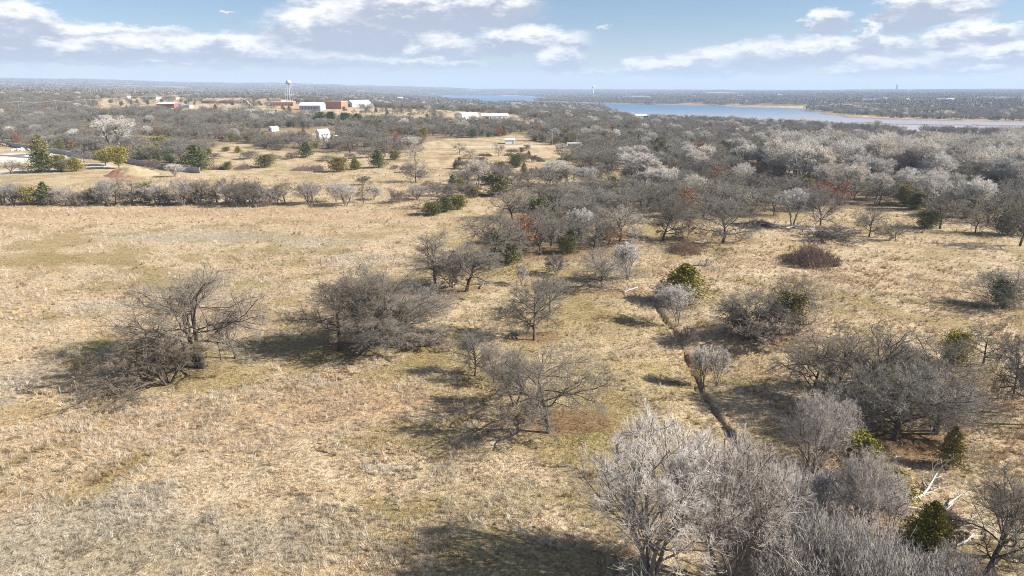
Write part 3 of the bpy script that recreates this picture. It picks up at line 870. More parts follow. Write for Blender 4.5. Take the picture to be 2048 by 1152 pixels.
# silty in the shallow arm by the mud flats, clear blue in the open lake
t.link(t.mix(t.smooth(sx.outputs[1], 800, 1900), (.38, .345, .34, 1), (.05, .15, .25, 1)), b.inputs['Base Color'])
lx = [p[0] for p in LAKE]; ly = [p[1] for p in LAKE]
lm = MB()
lm.v = [(p[0], p[1], WATER_Z) for p in [(min(lx) - 300, 700), (1500, 500), (max(lx) + 200, 600), (max(lx) + 200, 1800), (2500, 3500), (900, max(ly) + 300), (min(lx) - 300, max(ly) + 300)]]
lm.f = [(0, 1, 2, 3, 4, 5, 6)]
tag(lm.build('lake', wm), 'blue lake with a silty brown arm behind the woods', 'lake', kind='structure')
cm, t, b = water_mat('creek_water', (.06, .052, .048, 1), .08, 3.0)
def ribbon(pts, w, z, name, label):
    v = []
    for i, p in enumerate(pts):
        q0 = pts[max(i - 1, 0)]; q1 = pts[min(i + 1, len(pts) - 1)]
        d = Vector((q1[0] - q0[0], q1[1] - q0[1])).normalized(); nrm = Vector((-d.y, d.x))
        ww = w * (.35 if i in (0, len(pts) - 1) else 1)
        ww *= .6 + .8 * float(vnoise(p[0] * .9, p[1] * .9, 5))
        zz_ = z[i]
        v += [(p[0] + nrm.x * ww, p[1] + nrm.y * ww, zz_), (p[0] - nrm.x * ww, p[1] - nrm.y * ww, zz_)]
    f = [(2 * i, 2 * i + 1, 2 * i + 3, 2 * i + 2) for i in range(len(pts) - 1)]
    mb = MB(); mb.v = v; mb.f = f
    o = mb.build(name, cm)
    return tag(o, label, 'creek', kind='structure')
def creek_pts(i0, i1, sub=8):
    out = []
    for i in range(i0, i1):
        for k in range(sub):
            f = k / sub
            out.append((CREEK[i][0] * (1 - f) + CREEK[i + 1][0] * f, CREEK[i][1] * (1 - f) + CREEK[i + 1][1] * f))
    return out
for i0, i1, w, lab in ((6, 8, .36, 'muddy pool in the ditch by the two bare saplings'), (9, 12, .40, 'narrow water channel in the ditch between pale trees')):
    pts = creek_pts(i0, i1)
    # the water follows the lowest ground across the ditch
    zl = np.array([min(gz(p[0] + q, p[1]) for q in (-.3, 0, .3)) for p in pts])
    zl = np.convolve(np.pad(zl, 3, mode='edge'), np.ones(7) / 7, mode='valid') + .05
    ribbon(pts, w, zl, 'creek', lab)

# ------------------------------------------------------------------ placing trees
NAMES = {'oak': 'bare_oak_tree', 'oak_tall': 'bare_oak_tree', 'oak_mid': 'bare_oak_tree', 'elm': 'bare_elm_tree', 'ash': 'bare_ash_tree', 'sapling': 'bare_sapling', 'sprawl': 'sprawling_tree',
         'cottonwood': 'cottonwood_tree', 'shrub': 'bare_shrub', 'whips': 'sapling_thicket', 'brush': 'brush_mound', 'cedar': 'cedar_tree', 'cedar_gold': 'cedar_tree', 'pine': 'pine_tree', 'gold_round': 'evergreen_tree', 'russet': 'russet_oak_tree'}
CATS = {'shrub': 'shrub', 'whips': 'thicket', 'brush': 'shrub', 'sapling': 'sapling'}
PARTN = {'brush': ('stems', 'twigs'), 'whips': ('stems', 'twigs'), 'shrub': ('stems', 'twigs'), 'sapling': ('trunk', 'crown')}
rnd = random.Random(7)
used = []      # world positions taken by hand-placed trees
def put_tree(kind, X, Y, h, w, label, group=None, var=None, rz=None, z=None):
    ps = PROTO[kind]
    p = ps[(rnd.randrange(len(ps)) if var is None else var) % len(ps)]
    z = gz(X, Y) if z is None else z
    sx = w / p['W']; sz = h / p['H']
    e = empty(NAMES[kind], (X, Y, z - .05), rnd.random() * 6.283 if rz is None else rz, (sx, sx, sz))
    a, b = PARTN.get(kind, ('trunk', 'crown'))
    link(a, p['trunk'], parent=e); link(b, p['crown'], parent=e)
    tag(e, label, CATS.get(kind, 'tree'), group)
    return e
def hero(kind, bx, by, ty, wpx, label, group=None, var=None, rz=None):
    X, Y = unproj(bx, by)
    z = gz(X, Y)
    d = px_dir(bx, ty)
    h = CAM_H + d[2] * (Y / d[1]) - z
    w = wpx * depth_of(X, Y, z) / F_PX
    used.append((X, Y, w * .42))
    return put_tree(kind, X, Y, max(h, .4), max(w, .4), label, group, var, rz, z)

HERO = [
 # kind, base x, base y, top y, crown width, label, variant
 ('elm', 400, 735, 543, 265, 'big spreading bare tree rising over the low sprawling limbs', 0),
 ('sprawl', 335, 768, 680, 200, 'low bare tree with grey limbs sprawling to the ground below the big tree', 0),
 ('oak_tall', 473, 718, 622, 85, 'slim bare tree standing beside the big spreading tree and sprawling limbs', 0),
 ('oak_tall', 678, 702, 560, 150, 'bare tree at the shady end of the meadow grove over a brush pile', 1),
 ('elm', 735, 698, 540, 190, 'straight trunked bare tree in the middle of the meadow grove', 1),
 ('oak', 778, 690, 548, 220, 'forked bare tree among the meadow grove with pale grey crown', 2),
 ('elm', 800, 694, 585, 215, 'bare tree of the meadow grove with limbs leaning out over low scrub', 0),
 ('shrub', 860, 692, 662, 90, 'low brown scrub at the foot of the leaning grove tree', 0),
 ('oak_tall', 715, 640, 528, 90, 'bare tree behind the straight trunked tree of the meadow grove', 0),
 ('oak_tall', 872, 574, 462, 110, 'tall bare tree with upright bleached leaders above dark lower boughs', 1),
 ('shrub', 905, 575, 505, 110, 'tangled bare bush between the tall bleached tree and a single trunk oak', 1),
 ('oak_tall', 932, 583, 490, 115, 'single trunk bare oak beside the tall bleached tree', 0),
 ('oak', 1068, 682, 552, 125, 'rounded bare oak on russet leaf litter in the olive grass', 1),
 ('oak_mid', 1100, 625, 545, 70, 'small bare oak behind the rounded oak on russet litter', 1),
 ('oak', 950, 754, 660, 80, 'small crooked bare oak next to a smaller round tree', 3),
 ('elm', 988, 766, 690, 76, 'smallest round bare tree beside the crooked oak', 1),
 ('oak', 1098, 866, 688, 232, 'large lone bare oak with wide crown casting a long shadow', 0),
 ('elm', 1030, 815, 705, 110, 'bare tree half hidden behind the large lone oak', 1),
 ('oak', 1205, 577, 498, 115, 'low spreading bare oak clump beside a pale thin tree', 2),
 ('sapling', 1255, 560, 484, 62, 'pale thin tree beside the low spreading oak clump', 0),
 ('shrub', 1112, 550, 508, 48, 'vine covered bare bush west of the low oak clump', 0),
 ('sapling', 1043, 570, 528, 28, 'small broken snag alone in the olive grass', 1),
 ('cedar_gold', 1362, 602, 528, 74, 'bright golden green cedar at the head of the ditch', 0),
 ('sapling', 1355, 652, 570, 78, 'pale silvery bush in front of the golden cedar', 0),
 ('sapling', 1325, 612, 565, 40, 'small silvery bush at the left foot of the golden cedar', 1),
 ('shrub', 1378, 695, 655, 40, 'small grey shrub on the bank of the ditch', 1),
 ('sapling', 1405, 776, 692, 52, 'pale sapling on the bank by the muddy pool', 0),
 ('sapling', 1432, 774, 694, 40, 'slender pale sapling beside its twin near the muddy pool', 1),
 ('oak', 1500, 682, 580, 130, 'dark bare oak on the ditch side of the vine covered thicket', 3),
 ('oak', 1590, 672, 556, 130, 'bare oak standing over the cedars of the vine covered thicket', 1),
 ('cedar', 1570, 664, 582, 66, 'dark green cedar inside the vine covered thicket', 1),
 ('cedar', 1482, 672, 622, 52, 'low dark cedar at the ditch end of the vine covered thicket', 3),
 ('shrub', 1540, 686, 630, 150, 'tangle of grey stems in front of the thicket cedars', 0),
 ('oak', 2005, 618, 540, 130, 'wide flat topped bare oak alone in the eastern pasture', 2),
 ('cedar', 2000, 612, 560, 50, 'small dark cedar under the flat topped pasture oak', 3),
 ('oak', 1622, 806, 668, 170, 'dark bare oak at the ditch edge of the big thicket', 0),
 ('oak_tall', 1668, 815, 655, 130, 'bare oak with a tall crooked trunk in the big thicket', 1),
 ('oak', 1765, 800, 655, 190, 'bare oak with arching limbs in the middle of the big thicket', 3),
 ('oak', 1788, 880, 735, 220, 'broad low bare oak with a dome of drooping twigs over leaf litter', 1),
 ('elm', 1870, 868, 735, 200, 'spreading bare tree whose drooping twigs meet the dome oak', 0),
 ('oak', 1720, 850, 725, 150, 'bare oak leaning out beside the dome oak', 3),
 ('oak', 1865, 800, 678, 200, 'dense bare oak behind the drooping dome oak', 2),
 ('cedar_gold', 1905, 730, 664, 48, 'golden cedar top showing above the big thicket', 1),
 ('oak', 2025, 800, 650, 110, 'bare oak at the far end of the big thicket', 0),
 ('oak_mid', 2075, 850, 700, 120, 'bare oak past the end of the big thicket', 2),
 ('oak_mid', 1965, 730, 650, 90, 'bare oak at the back of the big thicket', 3),
 ('ash', 1622, 965, 785, 112, 'pale upright bare tree in front of the big thicket', 0),
 ('sapling', 1680, 925, 800, 52, 'narrow silvery tree beside the clipped golden cedar', 0),
 ('cedar_gold', 1712, 962, 872, 72, 'squat golden cedar between pale saplings', 1),
 ('cedar', 1896, 936, 852, 42, 'slim dark green cedar on the litter under the dome oak', 2),
 ('cedar_gold', 1778, 1000, 936, 68, 'low green cedar behind the bleached fallen limbs', 0),
 ('ash', 1302, 1150, 842, 262, 'large pale grey tree with many upright stems by the field edge', 0),
 ('ash', 1450, 1172, 878, 225, 'large pale grey tree beside its taller twin with open middle fork', 1),
 ('whips', 1590, 1050, 945, 110, 'pale upright sapling thicket next to the large pale trees', 0),
 ('sapling', 1650, 1060, 945, 70, 'silvery sapling in the pale thicket behind the squat cedar', 0),
 ('ash', 1722, 1085, 905, 115, 'tallest silvery tree in the pale thicket', 1),
 ('sapling', 1775, 1075, 950, 60, 'silvery sapling between the low cedar and the dead limbs', 1),
 ('whips', 1640, 1175, 1030, 150, 'pale sapling thicket in front of the tallest silvery tree', 1),
 ('whips', 1735, 1185, 1040, 150, 'pale sapling thicket below the narrow green cedar', 0),
 ('whips', 1560, 1185, 1075, 110, 'low pale sapling thicket between the large pale trees and the others', 1),
 ('whips', 1600, 1120, 1020, 150, 'dense pale sapling thicket behind the low one by the large pale trees', 1),
 ('whips', 1830, 1195, 1105, 130, 'low pale sapling thicket at the foot of the narrow green cedar', 0),
 ('whips', 1900, 1185, 1095, 120, 'low pale sapling thicket under the crooked oak', 1),
 ('whips', 1570, 1000, 920, 100, 'grey sapling thicket on the ditch bank by the pale upright tree', 1),
 ('whips', 1665, 1100, 1010, 120, 'grey sapling thicket at the foot of the silvery trees', 0),
 ('cedar_gold', 1850, 1125, 1000, 75, 'narrow green cedar rising out of the pale thicket', 0),
 ('oak', 1968, 1150, 945, 210, 'crooked bare oak beside bleached dead limbs in the pale thicket', 3),
 ('oak_tall', 2090, 1120, 930, 140, 'bare oak east of the crooked oak', 0),
 ('shrub', 1885, 1078, 1030, 80, 'brown scrub round the bleached fallen limbs', 1),
 ('shrub', 1590, 985, 935, 90, 'grey scrub at the foot of the pale upright tree', 0),
 # grove behind the meadow
 ('oak', 985, 532, 416, 140, 'tallest dark bare oak at the corner of the russet grove', 0),
 ('oak_mid', 1012, 525, 470, 90, 'grey bare oak under the tallest grove oak', 1),
 ('cedar', 1022, 528, 470, 40, 'dark cedar in the shade of the tallest grove oak', 2),
 ('russet', 1040, 514, 430, 64, 'small oak holding rust orange leaves in the grove', 0),
 ('russet', 1216, 492, 455, 70, 'low oak with rust brown leaves at the end of the grove', 1),
 ('cedar', 1135, 508, 470, 40, 'low dark cedar among the grove trunks', 3),
 ('oak_mid', 1080, 510, 425, 80, 'bare oak beside the rust leaved oak', 2),
 ('oak_mid', 1140, 505, 425, 85, 'bare oak standing over the low grove cedar', 3),
 ('oak_mid', 1187, 500, 420, 90, 'bare oak between the low cedar and the rust brown oak', 4),
 ('oak_mid', 1240, 488, 412, 95, 'bare oak at the clearing end of the grove', 0),
 ('oak', 1325, 482, 393, 100, 'double trunked bare oak at the clearing edge', 1),
 ('russet', 1375, 476, 440, 28, 'little reddish oak between two clearing edge oaks', 0),
 ('oak', 1445, 487, 396, 135, 'wide bare oak at the clearing edge beside a brush mound', 2),
 ('cottonwood', 1585, 452, 376, 64, 'white barked bare tree over a heap of bleached logs', 0),
 ('oak', 1640, 458, 372, 84, 'bare oak beside the white barked tree', 3),
 ('oak', 1738, 474, 412, 68, 'small bare oak on the pasture edge beside a smaller one', 0),
 ('oak', 1790, 483, 442, 48, 'smallest bare oak on the pasture edge', 1),
 ('oak_mid', 1880, 458, 386, 95, 'bare oak over dark cedars at the pasture edge', 3),
 ('cedar', 1855, 456, 420, 40, 'dark cedar under the pasture edge oak', 1),
 ('oak_mid', 1950, 466, 412, 55, 'bare oak east of the pasture edge cedars', 1),
 ('oak_mid', 2040, 492, 395, 80, 'tall bare oak at the east end of the pasture edge', 2),
 ('cedar', 2015, 470, 415, 60, 'dark cedar beside the tall pasture end oak', 3),
 ('brush', 1370, 503, 482, 76, 'small red brown brush mound by the clearing', 0),
 ('brush', 1622, 524, 486, 118, 'large red brown brush mound in the pasture', 1),
 ('brush', 1510, 452, 438, 70, 'grey brown brush by the clearing', 1),
 ('shrub', 1665, 478, 455, 110, 'grey scrub beside the bleached logs', 0),
 # bushes round the bank, middle distance
 ('cedar', 866, 430, 403, 36, 'dark cedar beside a grassy bank', 1),
 ('cedar_gold', 915, 418, 390, 34, 'golden cedar on the grassy bank', 1),
 ('cedar', 890, 424, 392, 34, 'green cedar between the golden and dark bank cedars', 0),
 ('oak_mid', 885, 418, 362, 75, 'bare tree growing through the bank cedars', 0),
 ('cedar', 995, 392, 350, 42, 'deep green cedar below the white barked grove', 0),
 ('cottonwood', 958, 378, 318, 48, 'white barked tree beside the deep green cedar', 1),
 ('oak_mid', 1025, 440, 375, 80, 'rounded bare oak at the wood corner near the bank', 2),
 ('oak', 832, 365, 318, 52, 'dark bare oak by the farm track', 2),
 ('shrub', 728, 370, 352, 30, 'round grey bush alone in the strip field', 0),
 ('cedar', 1033, 335, 308, 26, 'round dark cedar beside the brown scrub', 1), ('cedar', 998, 345, 322, 34, 'low cedar near the white tree by the scrub', 3),
 ('cottonwood', 1270, 372, 304, 80, 'tall white crowned tree with dark forked trunk', 2), ('cottonwood', 1297, 376, 318, 60, 'white trunked tree beside the dark forked one', 0),
 ('cottonwood', 1110, 372, 318, 58, 'ragged white tree at the scrub edge', 0), ('cottonwood', 1140, 372, 330, 44, 'small white tree beside the ragged one', 1),
 # fields on the left
 ('cedar', 676, 344, 313, 38, 'dark cedar in front of a bare bush in the strip field', 1), ('cedar_gold', 711, 339, 316, 20, 'small pointed cedar between two larger ones', 0), ('cedar', 757, 335, 300, 30, 'tall pointed dark cedar in the strip field', 0),
 ('brush', 618, 340, 328, 62, 'red brown brush mound beside the dark cedar', 0), ('cedar', 530, 335, 308, 36, 'round cedar at the edge of the strip field', 3), ('cedar', 455, 340, 323, 17, 'small round cedar between brush mounds', 1),
 ('brush', 437, 339, 328, 36, 'brown brush mound beside the small round cedar', 1), ('brush', 488, 338, 326, 40, 'low brown brush mound right of the small round cedar', 0),
 ('cedar', 398, 340, 290, 46, 'large dark cedar at the end of the grey fence', 0), ('cedar', 383, 326, 290, 30, 'dark cedar behind the end of the grey fence', 2),
 ('cedar', 612, 315, 283, 26, 'pointed cedar at the wood edge', 0), ('cedar', 790, 320, 300, 22, 'round cedar at the wood edge', 1), ('cedar', 415, 311, 296, 20, 'small round cedar alone in the upper meadow', 1), ('cedar_gold', 476, 306, 292, 12, 'tiny cedar in the upper meadow', 0), ('cedar', 452, 303, 293, 16, 'little dark cedar under a sapling in the upper meadow', 3),
 ('cedar', 85, 345, 298, 46, 'broad cedar at the edge of the gravel yard', 0), ('cedar', 78, 312, 270, 34, 'tall dark cedar behind the gravel yard', 2), ('cedar_gold', 122, 343, 310, 26, 'cedar in a row beside bare trees by the yard', 1), ('cedar_gold', 150, 343, 315, 28, 'golden cedar at the end of the yard row', 0),
 ('oak_mid', 138, 344, 312, 34, 'bare tree between the cedars of the yard row', 1), ('gold_round', 211, 332, 300, 36, 'round topped golden evergreen left of its twin', 0), ('gold_round', 238, 338, 292, 36, 'taller golden evergreen with a pale trunk', 0),
 ('cottonwood', 235, 306, 232, 76, 'huge white crowned tree above the fence', 1), ('oak_mid', 22, 348, 320, 42, 'small bare orchard tree on the mown grass', 2), ('cedar', 300, 318, 292, 46, 'dark cedar clump above the fence', 3), ('gold_round', 322, 300, 272, 40, 'bronze evergreen in the wood above the fence', 0),
 ('sapling', 350, 354, 328, 34, 'small pale tree in front of the grey fence', 0), ('oak_mid', 168, 325, 290, 32, 'bare tree in the gravel yard', 0), ('shrub', 306, 340, 318, 32, 'grey bush against the fence', 0),
 ('pine', 640, 250, 224, 20, 'green pine left of the tallest pine', 0), ('pine', 661, 250, 223, 17, 'tallest green pine of the row', 0), ('pine', 693, 250, 225, 21, 'broad green pine of the row', 0), ('pine', 715, 250, 227, 18, 'green pine at the thin end of the row', 0), ('gold_round', 752, 252, 237, 18, 'bright round green tree past the pine row', 0),
 ('russet', 795, 300, 262, 22, 'russet leaved oak near the farmhouse', 0), ('oak_mid', 700, 306, 270, 60, 'bare oak by the farmhouse garden', 1), ('cottonwood', 825, 304, 272, 34, 'pale bushy tree at the corner of the upper field', 2), ('oak_mid', 830, 322, 288, 44, 'grey tree below the pale bushy one', 3), ('gold_round', 848, 278, 255, 18, 'dark evergreen beside the round field trees', 0),
]
for k, bx, by, ty, w, lab, var in HERO:
    hero(k, bx, by, ty, w, lab, None, var)

# hedgerow along the near field, every tree on its own
HEDGE_L = 'bare grey hedgerow tree between the straw field and the strip field'
HEDGE_C = 'dark green hedgerow cedar between the straw field and the strip field'
hr = random.Random(5)
for x in range(-330, 575, 17):
    by = 408 + hr.uniform(-5, 4)
    if x < -20: by = 405 + (x + 20) * -.01
    u = hr.random()
    if u < .24: hero('cedar', x, by, by - hr.uniform(26, 46), hr.uniform(20, 38), HEDGE_C, 'hedgerow cedars')
    elif u < .72: hero(hr.choice(['oak_mid', 'ash', 'oak_tall']), x, by, by - hr.uniform(34, 58), hr.uniform(34, 60), HEDGE_L, 'hedgerow trees')
    else: hero('shrub', x, by, by - hr.uniform(16, 30), hr.uniform(28, 46), 'low grey hedgerow shrub between the straw field and the strip field', 'hedgerow shrubs')
for x, by, h, w, k in ((490, 412, 58, 80, 'oak'), (460, 412, 40, 60, 'oak_mid'), (535, 413, 36, 40, 'shrub'), (620, 408, 46, 56, 'ash'), (672, 404, 40, 34, 'sapling'), (692, 412, 48, 52, 'ash'), (728, 406, 40, 40, 'oak_mid'), (748, 400, 26, 30, 'sapling'), (782, 408, 34, 20, 'oak_tall'), (800, 405, 22, 36, 'shrub'), (835, 400, 32, 44, 'ash'), (862, 392, 30, 44, 'shrub')):
    hero(k, x, by, by - h, w, 'thin open bare tree of the gappy hedge along the straw field', 'gappy hedge trees')

SCR = [(852, 312), (1000, 298), (1130, 304), (1175, 345), (1130, 366), (1000, 384), (930, 402), (872, 400), (905, 350)]
sr = random.Random(21); ns = 0
while ns < 64:
    px, py = sr.uniform(850, 1180), sr.uniform(298, 402)
    if not bool(in_poly(np.array([px]), np.array([py]), SCR)[0]): continue
    ns += 1
    u = sr.random(); sc = (py - 180) / 170
    if u < .3: hero('brush', px, py, py - sr.uniform(6, 11) * sc, sr.uniform(24, 46) * sc, 'red brown bramble patch in the rough field below the trailer', 'bramble patches in the rough field')
    elif u < .62: hero('shrub', px, py, py - sr.uniform(12, 24) * sc, sr.uniform(20, 36) * sc, 'grey scrub bush in the rough field below the trailer', 'scrub in the rough field')
    elif u < .82: hero('cedar', px, py, py - sr.uniform(12, 26) * sc, sr.uniform(10, 20) * sc, 'scattered dark cedar in the rough field below the trailer', 'cedars in the rough field')
    else: hero('oak_mid', px, py, py - sr.uniform(26, 40) * sc, sr.uniform(30, 44) * sc, 'bare tree standing in the rough field below the trailer', 'trees in the rough field')
for px, py, w, h in ((560, 300, 30, 12), (585, 318, 26, 14), (655, 322, 34, 12), (735, 316, 40, 20), (770, 312, 30, 18), (500, 318, 40, 16), (545, 322, 36, 14), (430, 318, 26, 12), (700, 318, 24, 12), (815, 345, 30, 14), (845, 352, 24, 12), (790, 338, 20, 8)):
    hero('shrub', px, py, py - h, w, 'low grey bush scattered over the strip field', 'bushes in the strip field')

# ------------------------------------------------------------------ woods
rg = np.random.default_rng(99)
def candidates(r0, r1, cell, amax=R(47)):
    n = int(2 * r1 / cell)
    gx = np.arange(-r1, r1, cell); gy = np.arange(20, r1, cell)
    X, Y = np.meshgrid(gx, gy); X = X.ravel(); Y = Y.ravel()
    X = X + (rg.random(X.shape) - .5) * cell * .95; Y = Y + (rg.random(Y.shape) - .5) * cell * .95
    r = np.hypot(X, Y); a = np.abs(np.arctan2(X, Y))
    k = (r > r0) & (r < r1) & (a < amax)
    return X[k], Y[k], r[k]
X, Y, r = candidates(110, 1650, 7.3)
Z = ground_z(X, Y)
x, y, f = project(X, Y, Z)
m = (forest_mask(X, Y, x, y, r) > 0) & (fbm(X / 28, Y / 28, 44, 2) > np.where(x < 1050, .40, .28))
# scattered trees in the open fields and round the town
spar = (r > 420) & (fbm(X / 60, Y / 60, 71, 3) > .56) & (rg.random(X.shape) < .30) & (y < 262)
town = (r > 1000) & (fbm(X / 90, Y / 90, 72, 3) > .45) & (rg.random(X.shape) < .7)
open_ = ((x > 540) & (x < 1110) & (y > 212) & (y < 246) & (x - 540 > (y - 246) * 10)) | ((x > 190) & (x < 560) & (y > 196) & (y < 224))
m = m | (spar & ~open_) | (town & ~open_) | (open_ & (rg.random(X.shape) < .10) & (fbm(X / 50, Y / 50, 75, 2) > .42))
m &= Z > WATER_Z + 1.2
BUILD_PX = [(620, 217, 40, 9), (668, 213, 26, 8), (700, 211, 30, 7), (560, 209, 40, 6), (925, 240, 34, 10), (1003, 241, 44, 10), (1284, 236, 20, 12), (648, 278, 34, 12), (330, 214, 36, 7), (240, 192, 30, 5), (300, 194, 26, 5), (335, 195, 26, 5), (445, 203, 40, 5), (1020, 288, 16, 7), (1147, 296, 24, 8), (1119, 296, 16, 7), (212, 240, 14, 5), (572, 208, 14, 8), (540, 262, 12, 5)]
for cx, cy, rx, ry in BUILD_PX:
    m &= ~(((x - cx) / rx) ** 2 + ((y - cy) / ry) ** 2 < 1)
for ux, uy, ur in used:
    m &= ~(np.hypot(X - ux, Y - uy) < max(ur, 2.2))
X, Y, Z, r, x, y = X[m], Y[m], Z[m], r[m], x[m], y[m]
u = rg.random(len(X)); pn = fbm(X / 45, Y / 45, 14, 2)
right = in_poly(x, y, WOOD_RIGHT)
cwb = right & (((x > 1540) & (y > 326) & (y < 378)) | ((x > 1380) & (y > 330) & (y < 372) & (pn > .5)) | ((x > 2000) & (y > 300) & (y < 400))) & ((u < .85) | (x > 1580) & (u < .93))
pc = np.where(right, np.where(y < 320, .20, .12), .20) + np.where(pn > .58, .16, 0)
kind = np.full(len(X), 'oak_mid', dtype=object)
kind[(u > 1 - pc)] = 'cedar'
kind[(u < .07)] = 'shrub'
kind[(u > .07) & (u < .10)] = 'russet'
kind[(u > .10) & (u < np.where(right & (x > 1200) & (y > 320) & (y < 400), .22, np.where(right, .135, .118)))] = 'cottonwood'
kind[cwb] = 'cottonwood'
order = np.argsort(r)
LIM = {'oak_mid': 262, 'cottonwood': 130, 'cedar': 120, 'shrub': 60, 'russet': 30}
cnt = {k: 0 for k in LIM}
SIZE = {'oak_mid': (5.6, 8.6, 7.5, 11.5), 'cottonwood': (11, 17, 8, 12), 'cedar': (3.5, 7, 3, 5), 'shrub': (2.2, 4, 3.5, 5.5), 'russet': (5.5, 8, 5, 7.5)}
inframe = (x > -60) & (x < 2110)
stuff = []
for i in order:
    k = kind[i]
    h0, h1, w0, w1 = SIZE[k]
    q = rg.random()
    h = h0 + (h1 - h0) * q; w = w0 + (w1 - w0) * (q * .6 + rg.random() * .4)
    if k == 'cottonwood' and not cwb[i]: h *= .72; w *= .72
    if k == 'cottonwood' and x[i] < 1540: h *= .85
    if cnt[k] < LIM[k] and inframe[i]:
        cnt[k] += 1
        if right[i]:
            zone = ('in the russet grove behind the meadow' if y[i] > 396 and x[i] < 1285 else 'behind the pasture edge oaks' if y[i] > 396 else
                    'at the foot of the white crowned trees' if y[i] > 378 and x[i] > 1380 else 'among the white crowned trees' if y[i] > 326 and x[i] > 1380 else
                    'in the scrub below the trailer field' if y[i] > 312 and x[i] < 1380 else 'between the trailer and the lake shed' if x[i] < 1380 else 'between the white crowned trees and the lake')
        else:
            zone = ('above the long grey fence' if x[i] < 420 else 'round the white farmhouse' if x[i] < 720 else 'along the top of the upper field') if y[i] > 255 else 'below the town rise'
        big = q > .66; small = q < .33
        lab = {'oak_mid': ('large broad bare grey oak ' if big else 'small low bare grey oak ' if small else 'rounded bare grey oak '),
               'cottonwood': ('very tall pale crowned tree ' if big else 'shorter pale crowned tree ' if small else 'tall pale crowned tree '),
               'cedar': ('large dark cedar ' if big else 'small dark cedar ' if small else 'dark cedar of middling size '),
               'shrub': 'grey understorey shrub ', 'russet': ('taller oak with russet leaves ' if q > .5 else 'small oak with russet leaves ')}[k] + zone
        put_tree(k, X[i], Y[i], h, w, lab, NAMES[k].replace('_', ' ') + 's ' + zone, z=float(Z[i]))
    else:
        stuff.append((i, k, h, w))
# the rest of the woods: past 300 of a kind, one object
kinds = ['oak_mid', 'cottonwood', 'cedar', 'shrub', 'russet']
mesh_list, mesh_of = [], {}
for k in kinds:
    for p in PROTO[k]:
        me = bpy.data.meshes.new('wood_' + k)
        va = np.empty(len(p['trunk'].vertices) * 3, np.float32); p['trunk'].vertices.foreach_get('co', va)
        vb = np.empty(len(p['crown'].vertices) * 3, np.float32); p['crown'].vertices.foreach_get('co', vb)
        la = np.empty(len(p['trunk'].loops), np.int32); p['trunk'].loops.foreach_get('vertex_index', la)
        lb = np.empty(len(p['crown'].loops), np.int32); p['crown'].loops.foreach_get('vertex_index', lb)
        V = np.concatenate([va, vb]).reshape(-1, 3); Q = np.concatenate([la, lb + len(va) // 3]).reshape(-1, 4)
        me = mesh_np('wood_' + k, V, Q)
        me.materials.append(p['trunk'].materials[0]); me.materials.append(p['crown'].materials[0])
        mi = np.zeros(len(Q), np.int32); mi[len(la) // 4:] = 1
        me.polygons.foreach_set('material_index', mi)
        mesh_of.setdefault(k, []).append((len(mesh_list), p)); mesh_list.append(me)
wc = proto_collection('wood', mesh_list)
SP, SR, SS, SI = [], [], [], []
for i, k, h, w in stuff:
    j, p = mesh_of[k][int(rg.integers(len(mesh_of[k])))]
    SP.append((X[i], Y[i], Z[i] - .05)); SR.append((0, 0, rg.random() * 6.283)); sx = w / p['W']; SS.append((sx, sx, h / p['H'])); SI.append(j)
o = scatter('distant_woods', SP, SR, SS, SI, wc)
tag(o, 'mass of bare woods and cedars stretching away behind the nearer trees', 'woods', kind='stuff')

# far country: patches of canopy out to the horizon
def canopy(seed, size, cell, leaf, nl, dark=.12):
    rng = np.random.default_rng(seed)
    g = np.arange(-size / 2, size / 2, cell)
    X, Y = np.meshgrid(g, g); X = X.ravel() + rng.normal(0, cell * .3, X.size); Y = Y.ravel() + rng.normal(0, cell * .3, Y.size)
    k = (np.hypot(X, Y) < size * .62) & (rng.random(X.size) < .9)
    X, Y = X[k], Y[k]; n = len(X)
    h = rng.uniform(5.5, 10, n); w = rng.uniform(.42, .62, n) * cell * 1.1
    d = unit(rng.normal(0, 1, (n, nl, 3))); d[..., 2] = np.abs(d[..., 2]) * 1.0 - .15
    P = np.stack([X[:, None] + d[..., 0] * w[:, None], Y[:, None] + d[..., 1] * w[:, None], h[:, None] * (.45 + .5 * d[..., 2])], -1)
    V, Q = leaf_cards(rng, P.reshape(-1, 3), d.reshape(-1, 3) * .3 + rng.normal(0, 1, (n * nl, 3)), leaf, .4, .8)
    me = mesh_np('canopy', V, Q)
    me.materials.append(M['wood_far']); me.materials.append(M['wood_far_dark'])
    mi = np.repeat((rng.random(n) < dark).astype(np.int32), nl)
    me.polygons.foreach_set('material_index', mi)
    return me
can = [canopy(1, 46, 8, 2.0, 26), canopy(2, 46, 8, 2.0, 26, .3), canopy(3, 120, 11, 3.6, 16), canopy(4, 120, 11, 3.6, 16, .3)]
FP, FR, FS, FI = [], [], [], []
for (r0, r1, cell, base, jz) in ((1600, 3400, 40, 0, 1), (3400, 9600, 100, 2, 1)):
    X, Y, r = candidates(r0, r1, cell)
    Z = ground_z(X, Y)
    x_, y_, f_ = project(X, Y, Z)
    k = (Z > WATER_Z + 1.0) & (fbm(X / 260, Y / 260, 91, 3) > np.where(x_ < 900, .46, .42))
    for i in np.nonzero(k)[0]:
        FP.append((X[i], Y[i], Z[i] - .3)); FR.append((0, 0, rg.random() * 6.283)); s = rg.uniform(.8, 1.15); FS.append((s, s, rg.uniform(.8, 1.25))); FI.append(base + int(rg.random() < .35))
o = scatter('far_woods', FP, FR, FS, FI, proto_collection('canopy', can))
tag(o, 'blue grey wooded country fading to the horizon', 'woods', kind='stuff')

